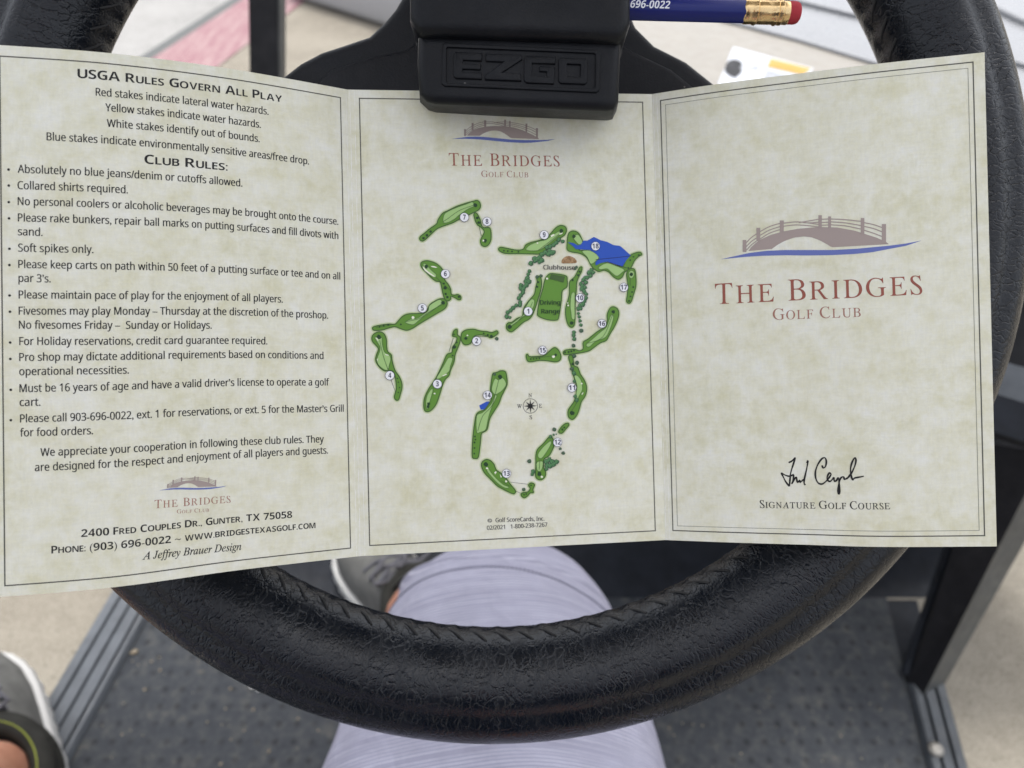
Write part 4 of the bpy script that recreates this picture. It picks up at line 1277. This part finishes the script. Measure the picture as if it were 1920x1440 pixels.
trees(3, [(540, 187, 19), (518, 543, 15)], True)
trees(4, [(600, 900, 24), (975, 165, 25), (670, 553, 28), (1050, 400, 19), (1085, 455, 23)], True)
trees(4, [(930, 250, 24), (968, 230, 15), (1000, 222, 9), (880, 560, 34), (915, 533, 32), (950, 560, 34), (890, 610, 34), (930, 610, 34), (970, 590, 32), (1005, 560, 30), (880, 650, 22), (715, 680, 28), (705, 715, 22)])
trees(5, [(638, 645, 24), (668, 722, 24), (612, 790, 24), (632, 530, 24), (718, 360, 24)], True)
trees(5, [(635, 840, 26), (640, 930, 20), (650, 1100, 22), (665, 1140, 24), (635, 380, 25), (632, 415, 24), (640, 455, 24)])
trees(6, [(845, 270, 25), (800, 250, 28), (770, 285, 26), (740, 310, 28), (700, 330, 28), (660, 340, 26), (690, 380, 26), (720, 400, 34), (680, 420, 32), (740, 395, 26), (640, 400, 30), (600, 420, 30), (570, 460, 32), (600, 490, 32), (540, 480, 30), (570, 515, 22), (515, 470, 30), (520, 500, 26), (470, 525, 32)])
trees(6, [(455, 618, 24), (440, 655, 24), (430, 700, 30), (450, 740, 32), (410, 740, 28), (420, 780, 30), (355, 785, 28), (380, 830, 32), (350, 820, 26), (400, 800, 26), (380, 870, 28), (350, 900, 28), (330, 935, 26), (345, 985, 26), (345, 1020, 24), (300, 1020, 26), (265, 1045, 27), (235, 1075, 27), (200, 1100, 26), (190, 1150, 28), (225, 1160, 20)])
trees(6, [(545, 685, 22), (590, 672, 20)], True)
trees(7, [(450, 570, 32), (470, 600, 26), (420, 600, 32), (440, 640, 26), (400, 660, 28), (370, 660, 26), (350, 690, 28), (380, 720, 28), (320, 735, 27), (340, 760, 30), (370, 780, 26), (330, 800, 29), (360, 830, 29), (385, 860, 26), (380, 910, 29), (360, 950, 29), (340, 990, 32), (310, 1000, 28), (290, 1040, 28), (320, 1040, 22), (290, 1100, 20), (300, 1140, 22), (310, 1190, 23), (320, 1240, 23)])
trees(7, [(325, 1310, 25), (265, 530, 18), (250, 552, 18)], True)
body(pr, 'Driving', (1012.2, 571.3), (1049.7, 571.3), 0.00148, 'deep', lay=8)
body(pr, 'Range', (1014.7, 587.8), (1049.2, 587.8), 0.00148, 'deep', lay=8)
NUM = {'7': (870.5, 408), '8': (913, 416), '9': (1020, 441), '18': (1116, 462), '6': (835, 514), '5': (792, 578), '1': (990, 584), '10': (1087, 559), '17': (1169, 539), '16': (1128, 607), '2': (893.5, 639.5), '15': (1017, 657), '4': (731, 704), '3': (820, 720), '14': (914, 741), '11': (1072, 727), '12': (1045, 829), '13': (949.5, 887.5)}
for k, (x, y) in NUM.items():
    c = PM.st_of(x, y)
    pr.disc(c, PXM * 8.6, 12, 'navy', 28); pr.disc(c, PXM * 7.9, 13, 'white', 28)
    hw = 2.6 if len(k) == 1 else 5.9
    if k == '1': hw = 1.8
    body(pr, k, (x - hw, y + 4.3), (x + hw, y + 4.3), PXM * 9.2, 'navy', 'bold', 14)
pr.build('course_map', oM)
# compass
pr = Print(PM)
c = PM.st_of(994.4, 761.2)
def cp(r_, a): return (c[0] + r_ * PXM * math.sin(a), c[1] - r_ * PXM * math.cos(a))
pr.stroke([cp(13.6, 2 * math.pi * k / 48) for k in range(48)], PXM * 0.9, 1, 'ink', True)
for k in range(8):
    a = k * math.pi / 4
    ro = 13.2 if k % 2 == 0 else 12.2
    pr.face([c, cp(3.9, a - math.pi / 8), cp(ro, a), cp(3.9, a + math.pi / 8)], 2 + k * 0.3, 'ink')
for ch, (x, y), hw in (('N', (994, 741), 3.2), ('S', (995.3, 782.4), 2.5), ('W', (974, 761.6), 4.6), ('E', (1013.3, 760.8), 2.8)):
    V, F, W_ = caps(ch, 'roman', off=0.012)
    place(pr, V, F, W_, (x - hw, y + 3.5), (x + hw, y + 3.5), 1, 1, 'ink', PXM * 7)
pr.build('compass_rose', oM)

# ------------------------------------------------------------------ pencil
PDp = 0.246
PA, PB = cw(1150, 15.5, PDp), cw(1500, 24.5, PDp)
pax = (PB - PA).normalized()
pn = (-AF - pax * (-AF).dot(pax)).normalized()       # towards the camera
pv = pn.cross(pax).normalized()
if pv.dot(AU) < 0: pv = -pv
penc = thing('pencil', 'short blue hexagonal pencil with brass ferrule and red eraser pushed into the clip', 'pencil', PA)
PXP = PDp / FPX
def plen(px): return (px - 1150) * PXP
RH = 21.6 * PXP
def ptn(l, ang, r_): return PA + pax * l + pn * (math.cos(ang) * r_) + pv * (math.sin(ang) * r_)
mb = MB()
vs_, fs = [], []
HEX = []
for k in range(6):
    for e in (-0.10, 0.10):
        HEX.append((R(60 * k + 32) + e, RH * (1.0 if True else 1)))
n = len(HEX)
LS = [plen(1060), plen(1392), plen(1398)]
for j, l in enumerate(LS):
    for (a_, r_) in HEX:
        vs_.append(ptn(l, a_, r_ * (1.0 if j < 2 else 0.90)))
for j in range(2):
    for i in range(n):
        fs.append((j * n + i, j * n + (i + 1) % n, (j + 1) * n + (i + 1) % n, (j + 1) * n + i))
fs.append(tuple(range(n))); fs.append(tuple(2 * n + i for i in range(n)))
mb.add(vs_, fs)
barrel = mb.build('barrel', M['pencil'], penc)
mb = MB()
prof = [(1392, 19.6), (1396, 21.8), (1404, 21.8), (1411, 21.6), (1413, 22.9), (1417, 22.9), (1419, 21.0), (1424, 21.6), (1440, 21.6), (1449, 21.4), (1451, 22.9), (1455, 22.9), (1457, 21.2), (1461, 22.6), (1464, 22.6), (1466, 21.0), (1475, 21.4), (1476.5, 20.8)]
vs_, fs = [], []
NC = 48
for (px, r_) in prof:
    for k in range(NC):
        a_ = 2 * math.pi * k / NC
        rr = r_ * PXP
        if 1411 < px < 1420 or 1449 < px < 1460: rr *= 1.0 + 0.022 * math.cos(a_ * 16)
        vs_.append(ptn(plen(px), a_, rr))
for j in range(len(prof) - 1):
    for k in range(NC):
        fs.append((j * NC + k, j * NC + (k + 1) % NC, (j + 1) * NC + (k + 1) % NC, (j + 1) * NC + k))
fs.append(tuple(range(NC))); fs.append(tuple((len(prof) - 1) * NC + k for k in range(NC)))
mb.add(vs_, fs)
fer = mb.build('ferrule', M['brass'], penc)
mb = MB()
prof = [(1474, 19.8), (1480, 20.2), (1488, 20.2), (1493, 19.4), (1496.5, 17.5), (1498.8, 14), (1499.8, 8), (1500, 0.5)]
vs_, fs = [], []
for (px, r_) in prof:
    for k in range(32):
        vs_.append(ptn(plen(px), 2 * math.pi * k / 32, r_ * PXP))
for j in range(len(prof) - 1):
    for k in range(32):
        fs.append((j * 32 + k, j * 32 + (k + 1) % 32, (j + 1) * 32 + (k + 1) % 32, (j + 1) * 32 + k))
fs.append(tuple(range(32))); fs.append(tuple((len(prof) - 1) * 32 + k for k in range(32)))
mb.add(vs_, fs)
mb.build('eraser', M['eraser'], penc)
# foil print on two faces of the barrel
mb = MB()
def foil(s_, sty, face_ang, x0, x1, size, drop):
    V, F, W_ = run(s_, sty, 0.0)
    ap = RH * math.cos(R(24.27)) + 0.00008
    fn = pn * math.cos(face_ang) + pv * math.sin(face_ang)
    ft = -pn * math.sin(face_ang) + pv * math.cos(face_ang)
    k = size / caph(sty); sx = (plen(x1) - plen(x0)) / W_
    mb.add([PA + pax * (plen(x0) + x * sx + y * k * 0.18) + fn * ap + ft * (y * k + drop) for x, y in V], F)
foil('696-0022', 'bold', R(2), 1178, 1251, 14.5 * PXP, -8.6 * PXP)
foil('Golf Club', 'bold', R(62), 1212, 1287, 13.5 * PXP, -9.5 * PXP)
mb.build('lettering', M['foil'], barrel, smooth=False, fix=False)

# ------------------------------------------------------------------ person: legs in shorts and shoes
pel = Vector((-0.02, -0.42, 0.80))
rk = Vector((-0.005, 0.40, 0.625)); ra = gp(768, 1152, 0.41); rh = Vector((0.02, -0.36, 0.74))
lh = Vector((-0.16, -0.36, 0.74)); lk = Vector((-0.50, 0.10, 0.80)); la = Vector((-0.518, 0.308, 0.44))
person = thing('person', 'seated person in lavender striped shorts and grey shoes, thigh and knee under the wheel', 'person', Vector((0, 0.0, FZ)))
def shoe_frame(center, yaw, z):
    c_ = Vector((center.x, center.y, z))
    return c_, Vector((math.cos(yaw), -math.sin(yaw), 0)), Vector((math.sin(yaw), math.cos(yaw), 0))
# body
jts = [pel, rh, rh.lerp(rk, 0.55), rk.lerp(rh, 0.06), rk, rk.lerp(ra, 0.3), rk.lerp(ra, 0.62), ra, ra + Vector((-0.005, 0.0, -0.05)), ra + Vector((-0.03, 0.06, -0.075)), ra + Vector((-0.05, 0.13, -0.085))]
rad = [0.13, 0.085, 0.072, 0.060, 0.056, 0.053, 0.047, 0.034, 0.034, 0.030, 0.024]
ljt = [lh, lh.lerp(lk, 0.55), lk, lk.lerp(la, 0.35), lk.lerp(la, 0.7), la, la + Vector((0.0, 0.0, -0.05)), la + Vector((-0.047, 0.052, -0.075)), la + Vector((-0.085, 0.095, -0.09))]
lrd = [0.085, 0.072, 0.058, 0.053, 0.043, 0.041, 0.036, 0.030, 0.024]
wst = pel + Vector((0, -0.03, 0.16))
upper = [(Vector((-0.02, -0.47, 1.00)), 0.135), (Vector((-0.02, -0.47, 1.16)), 0.150), (Vector((-0.02, -0.45, 1.32)), 0.115), (Vector((-0.02, -0.43, 1.42)), 0.058),  # unseen torso, head and arms, added to darken reflections on the rim
         (Vector((-0.02, -0.40, 1.50)), 0.085), (Vector((-0.02, -0.38, 1.60)), 0.098), (Vector((-0.02, -0.38, 1.68)), 0.075)]
arms = []
for sg in (-1, 1):
    arms.append([(Vector((-0.02 + 0.17 * sg, -0.45, 1.31)), 0.062), (Vector((-0.02 + 0.24 * sg, -0.42, 1.17)), 0.050), (Vector((-0.02 + 0.27 * sg, -0.36, 1.03)), 0.042), (Vector((-0.02 + 0.22 * sg, -0.24, 1.09)), 0.036), (Vector((-0.02 + 0.15 * sg, -0.12, 1.16)), 0.027)])
me = bpy.data.meshes.new('body_skeleton')
V = [tuple(p) for p in jts + ljt]
rads = rad + lrd
nl = len(jts)
E_ = [(i, i + 1) for i in range(nl - 1)] + [(0, nl)] + [(nl + i, nl + i + 1) for i in range(len(ljt) - 1)]
prev = 0; chest = 0
for q, (p, r_) in enumerate(upper):
    V.append(tuple(p)); rads.append(r_); E_.append((prev, len(V) - 1)); prev = len(V) - 1
    if q == 2: chest = prev
for ar in arms:
    prev = chest
    for p, r_ in ar:
        V.append(tuple(p)); rads.append(r_); E_.append((prev, len(V) - 1)); prev = len(V) - 1
me.from_pydata(V, E_, [])
tmp = bpy.data.objects.new('body_tmp', me); COL.objects.link(tmp)
sk = tmp.modifiers.new('Skin', 'SKIN'); sub = tmp.modifiers.new('Sub', 'SUBSURF'); sub.levels = 2
for i, r_ in enumerate(rads):
    me.skin_vertices[0].data[i].radius = (r_, r_)
me.skin_vertices[0].data[0].use_root = True
bpy.context.view_layer.update()
dg = bpy.context.evaluated_depsgraph_get()
bme = bpy.data.meshes.new_from_object(tmp.evaluated_get(dg))
bpy.data.objects.remove(tmp)
bme.name = 'body'
bme.materials.clear(); bme.materials.append(M['skin'])
org = ORG['person']
for v in bme.vertices: v.co -= org
bme.polygons.foreach_set('use_smooth', [True] * len(bme.polygons))
bo = bpy.data.objects.new('body', bme); COL.objects.link(bo); bo.parent = person; ORG['body'] = org

mb = MB()
mb.tube([pel + Vector((0, -0.02, 0.05)), upper[0][0], upper[1][0], upper[1][0].lerp(upper[2][0], 0.6), upper[2][0] + Vector((0, 0, 0.02)), upper[2][0] + Vector((0, 0.005, 0.07))], [0.185, 0.18, 0.19, 0.185, 0.14, 0.075], 40, cap=False)
for ar in arms:
    mb.tube([ar[0][0].lerp(upper[2][0], 0.4), ar[0][0], ar[0][0].lerp(ar[1][0], 0.5), ar[1][0], ar[1][0].lerp(ar[2][0], 0.4)], [0.085, 0.082, 0.076, 0.07, 0.068], 24, cap=False)
mb.build('unseen_shirt', M['unseen_shirt'], person)  # out of view, added so the rim mirrors something dark
# shorts: the right leg as a draped tube, the left leg and the seat
mb = MB()
def ctr(x, y, d): return cw(x, y, d)
STN = [(958, 1002, 12, 0.675), (956, 1015, 66, 0.668), (953, 1030, 112, 0.66), (951, 1048, 146, 0.65), (947, 1077, 178, 0.635), (944, 1092, 187, 0.628), (936, 1142, 212, 0.60), (931, 1240, 248, 0.56), (931, 1345, 284, 0.525), (925, 1440, 316, 0.495), (922, 1560, 352, 0.46), (915, 1800, 425, 0.405)]
rows = []
for (x, y, hw, d_) in STN:
    rows.append((ctr(x, y, d_), 1.19 * hw / FPX * d_))
dense = []
for i in range(len(rows) - 1):
    K = 6
    for k in range(K):
        t = k / K
        p0, p1, p2, p3 = rows[max(0, i - 1)], rows[i], rows[i + 1], rows[min(len(rows) - 1, i + 2)]
        cm = lambda a, b, c, e: 0.5 * (2 * b + (c - a) * t + (2 * a - 5 * b + 4 * c - e) * t * t + (3 * b - a - 3 * c + e) * t ** 3)
        dense.append((cm(p0[0], p1[0], p2[0], p3[0]), cm(p0[1], p1[1], p2[1], p3[1])))
dense.append(rows[-1])
rh2 = Vector((0.03, -0.40, 0.70))
dense.append(((dense[-1][0] + rh2) / 2, 0.125)); dense.append((rh2, 0.14))
vs_, fs, uv = [], [], []
acc = 0.0
NR = 64
for i, (c_, hw) in enumerate(dense):
    if i: acc += (c_ - dense[i - 1][0]).length + abs(hw - dense[i - 1][1]) * 0.35
    a = dense[max(0, i - 1)][0]; b = dense[min(len(dense) - 1, i + 1)][0]
    axd = (b - a).normalized()
    sx = AX - axd * AX.dot(axd); sx.normalize()
    n_ = sx.cross(axd).normalized()
    if n_.z < 0: n_ = -n_
    for k in range(NR):
        a_ = 2 * math.pi * k / NR
        ca, sa = math.cos(a_), math.sin(a_)
        f_ = 1 + 0.012 * math.sin(3 * a_ + acc * 22) * min(1, acc * 5) + 0.010 * math.sin(7 * a_ + acc * 35 + 1.0) * min(1, acc * 4)
        if sa < -0.2: f_ *= 1.0 + 0.10 * (-sa - 0.2)
        vs_.append(c_ + sx * (hw * ca * f_) + n_ * (hw * 0.80 * sa * f_ - hw * 0.55))
        uv.append((a_ * hw, acc + 0.006 * math.sin(a_ * 2 + 0.4)))
for i in range(len(dense) - 1):
    for k in range(NR):
        fs.append((i * NR + k, i * NR + (k + 1) % NR, (i + 1) * NR + (k + 1) % NR, (i + 1) * NR + k))
fs.append(tuple(range(NR)))
mb.add(vs_, fs, 0, uv)
DENSE = dense; VROW = vs_
mb.tube([lh, lh.lerp(lk, 0.3), lh.lerp(lk, 0.6), lh.lerp(lk, 0.88)], [0.125, 0.115, 0.10, 0.092], 32, cap=False)
mb.tube([pel + Vector((-0.17, 0.02, -0.03)), pel + Vector((0, 0.03, 0.01)), pel + Vector((0.16, 0.02, -0.03))], [0.10, 0.16, 0.10], 24)
shorts = mb.build('shorts', M['cloth'], person)
# stitched hem line over the knee
mb = MB()
ri = 33
for k in range(0, NR // 2 + 1):
    a = Vector(VROW[ri * NR + k]); b = Vector(VROW[ri * NR + (k + 1) % NR])
    for q in range(3):
        p0 = a.lerp(b, q / 3 + 0.04); p1 = a.lerp(b, q / 3 + 0.22)
        up_ = Vector((0, 0, 0.0006))
        mb.tube([p0 + up_, p1 + up_], 0.0009, 5)
mb.build('hem_stitching', M['cloth_thread'], shorts)

# shoes
def shoe(center, yaw, z, k=1.0, lime=True):
    c_, ex, ey = shoe_frame(center, yaw, z)
    ez = Vector((0, 0, 1))
    def L2W(x, y, zz): return c_ + ex * (x * k) + ey * (y * k) + ez * (zz * k)
    SEC = [(-0.105, 0.012, 0.055), (-0.098, 0.026, 0.075), (-0.08, 0.034, 0.082), (-0.04, 0.037, 0.082), (0.0, 0.040, 0.080), (0.03, 0.043, 0.076), (0.06, 0.046, 0.066), (0.09, 0.048, 0.056), (0.12, 0.046, 0.048), (0.145, 0.038, 0.041), (0.162, 0.024, 0.033), (0.170, 0.008, 0.024)]
    mb = MB(); vs_, fs = [], []
    n = 24
    for (y, w_, h) in SEC:
        for i in range(n + 1):
            a_ = math.pi * i / n
            ca, sa = math.cos(a_), math.sin(a_)
            vs_.append(L2W(w_ * math.copysign(abs(ca) ** 0.75, ca), y, 0.022 + (h - 0.0) * sa ** 0.75))
    for j in range(len(SEC) - 1):
        for i in range(n):
            fs.append((j * (n + 1) + i, j * (n + 1) + i + 1, (j + 1) * (n + 1) + i + 1, (j + 1) * (n + 1) + i))
    mb.add(vs_, fs)
    up_ = mb.build('shoe', M['shoe'], person)
    # sole with a scalloped edge
    out = []
    for (y, w_, h) in SEC: out.append((w_ + 0.0055, y))
    out = [(0.0, 0.182)] + [(a, b) for a, b in reversed(out)] + [(0.0, -0.115)]
    full = out + [(-a, b) for a, b in reversed(out[1:-1])]
    full = catmull(full, 6)
    mb = MB(); b = bmesh.new()
    n2 = len(full)
    ringz = [0.0, 0.006, 0.018, 0.026]
    rows_ = []
    for zi, zz in enumerate(ringz):
        r_ = []
        for i, (x, y) in enumerate(full):
            s_ = 1.0 + (0.045 * (0.5 + 0.5 * math.sin(i * 1.57)) if zi in (1, 2) else (0.0 if zi == 3 else -0.03))
            r_.append(b.verts.new(L2W(x * s_, y * (1 + (s_ - 1) * 0.4), zz)))
        rows_.append(r_)
    for zi in range(3):
        for i in range(n2):
            j = (i + 1) % n2
            b.faces.new((rows_[zi][i], rows_[zi][j], rows_[zi + 1][j], rows_[zi + 1][i]))
    b.faces.new(rows_[0][::-1]); b.faces.new(rows_[-1])
    mb.bm(b); mb.build('sole', M['sole'], up_)
    # padded collar, lining and piping
    def oval(rx, ry, zz, cy=-0.045, n=40, tilt=0.12):
        return [L2W(rx * math.cos(2 * math.pi * i / n), cy + ry * math.sin(2 * math.pi * i / n), zz + tilt * ry * math.sin(2 * math.pi * i / n)) for i in range(n + 1)]
    mb = MB(); mb.tube(oval(0.044, 0.056, 0.104), 0.0115 * k, 12, cap=False); mb.tube(oval(0.046, 0.060, 0.088), 0.011 * k, 12, cap=False)
    mb.build('collar', M['collar'], up_)
    mb = MB(); mb.tube(oval(0.042, 0.054, 0.1148), 0.0009 * k, 6, cap=False)
    if lime: mb.build('piping', M['lime'], up_)
    mb = MB(); p = oval(0.042, 0.054, 0.096)[:-1]; mb.add(p, [tuple(range(len(p)))]); mb.build('lining', M['lining'], up_, smooth=False)
    # tongue and laces
    mb = MB()
    vs_, fs = [], []
    tg = [(0.075, 0.020, 0.083), (0.045, 0.024, 0.098), (0.018, 0.027, 0.108), (0.002, 0.028, 0.122), (-0.004, 0.026, 0.132)]
    for (y, w_, zz) in tg:
        for i in range(9):
            u = -1 + 2 * i / 8
            vs_.append(L2W(w_ * u, y, zz - 0.010 * u * u))
    for j in range(len(tg) - 1):
        for i in range(8):
            fs.append((j * 9 + i, j * 9 + i + 1, (j + 1) * 9 + i + 1, (j + 1) * 9 + i))
    mb.add(vs_, fs); mb.build('tongue', M['shoe'], up_)
    mb = MB()
    for r_ in range(4):
        y0 = 0.068 - r_ * 0.019; z0 = 0.086 + r_ * 0.0085
        for sg in (-1, 1):
            pts = [L2W(sg * 0.030, y0, z0 - 0.008), L2W(sg * 0.012, y0 - 0.005, z0 + 0.004), L2W(-sg * 0.012, y0 - 0.014, z0 + 0.007), L2W(-sg * 0.031, y0 - 0.019, z0 - 0.004)]
            mb.tube(pts, 0.0026 * k, 8)
    lp = [(0, 0.004), (0.018, 0.016), (0.036, 0.012), (0.040, 0.000), (0.024, -0.002), (0.004, 0.004)]
    for sg in (-1, 1):
        mb.tube([Vector(L2W(sg * x, 0.012 + y, 0.122 + 0.004 * math.sin(i))) for i, (x, y) in enumerate(lp)], 0.0024 * k, 8)
    mb.build('lace', M['lace'], up_)
    return up_
shoe(ra + Vector((-0.005, 0.045, 0)), R(-38), FZ + 0.004, 1.0, False)
shoe(la + Vector((-0.669, 0.743, 0)) * 0.047, R(-42), 0.325, 1.05)

# ------------------------------------------------------------------ grit on the floor mat
mb = MB()
rnd = random.Random(11)
def crumb(p, r_, mi):
    b = bmesh.new()
    bmesh.ops.create_icosphere(b, subdivisions=1, radius=r_)
    for v in b.verts:
        v.co = Vector((v.co.x * rnd.uniform(0.6, 1.4), v.co.y * rnd.uniform(0.6, 1.4), v.co.z * 0.5)) + p
    mb.bm(b, mi)
for (x, y) in [(473, 1286), (487, 1290)]:
    crumb(gp(x, y, FZ + 0.002), 0.0042, 1)
crumb(gp(252, 1222, FZ + 0.002), 0.005, 0)
for _ in range(42):
    x, y = rnd.uniform(180, 640), rnd.uniform(1210, 1440)
    crumb(gp(x, y, FZ + 0.001), rnd.choice([0.0010, 0.0014, 0.0020]), 0)
for _ in range(30):
    crumb(gp(rnd.uniform(1250, 1690), rnd.uniform(1290, 1440), FZ + 0.001), rnd.choice([0.0008, 0.0012]), 0)
g = mb.build('grit', [M['grit'], M['sole']])
g['kind'] = 'stuff'; g['label'] = 'scattered dry grit and crumbs on the grey floor mat'
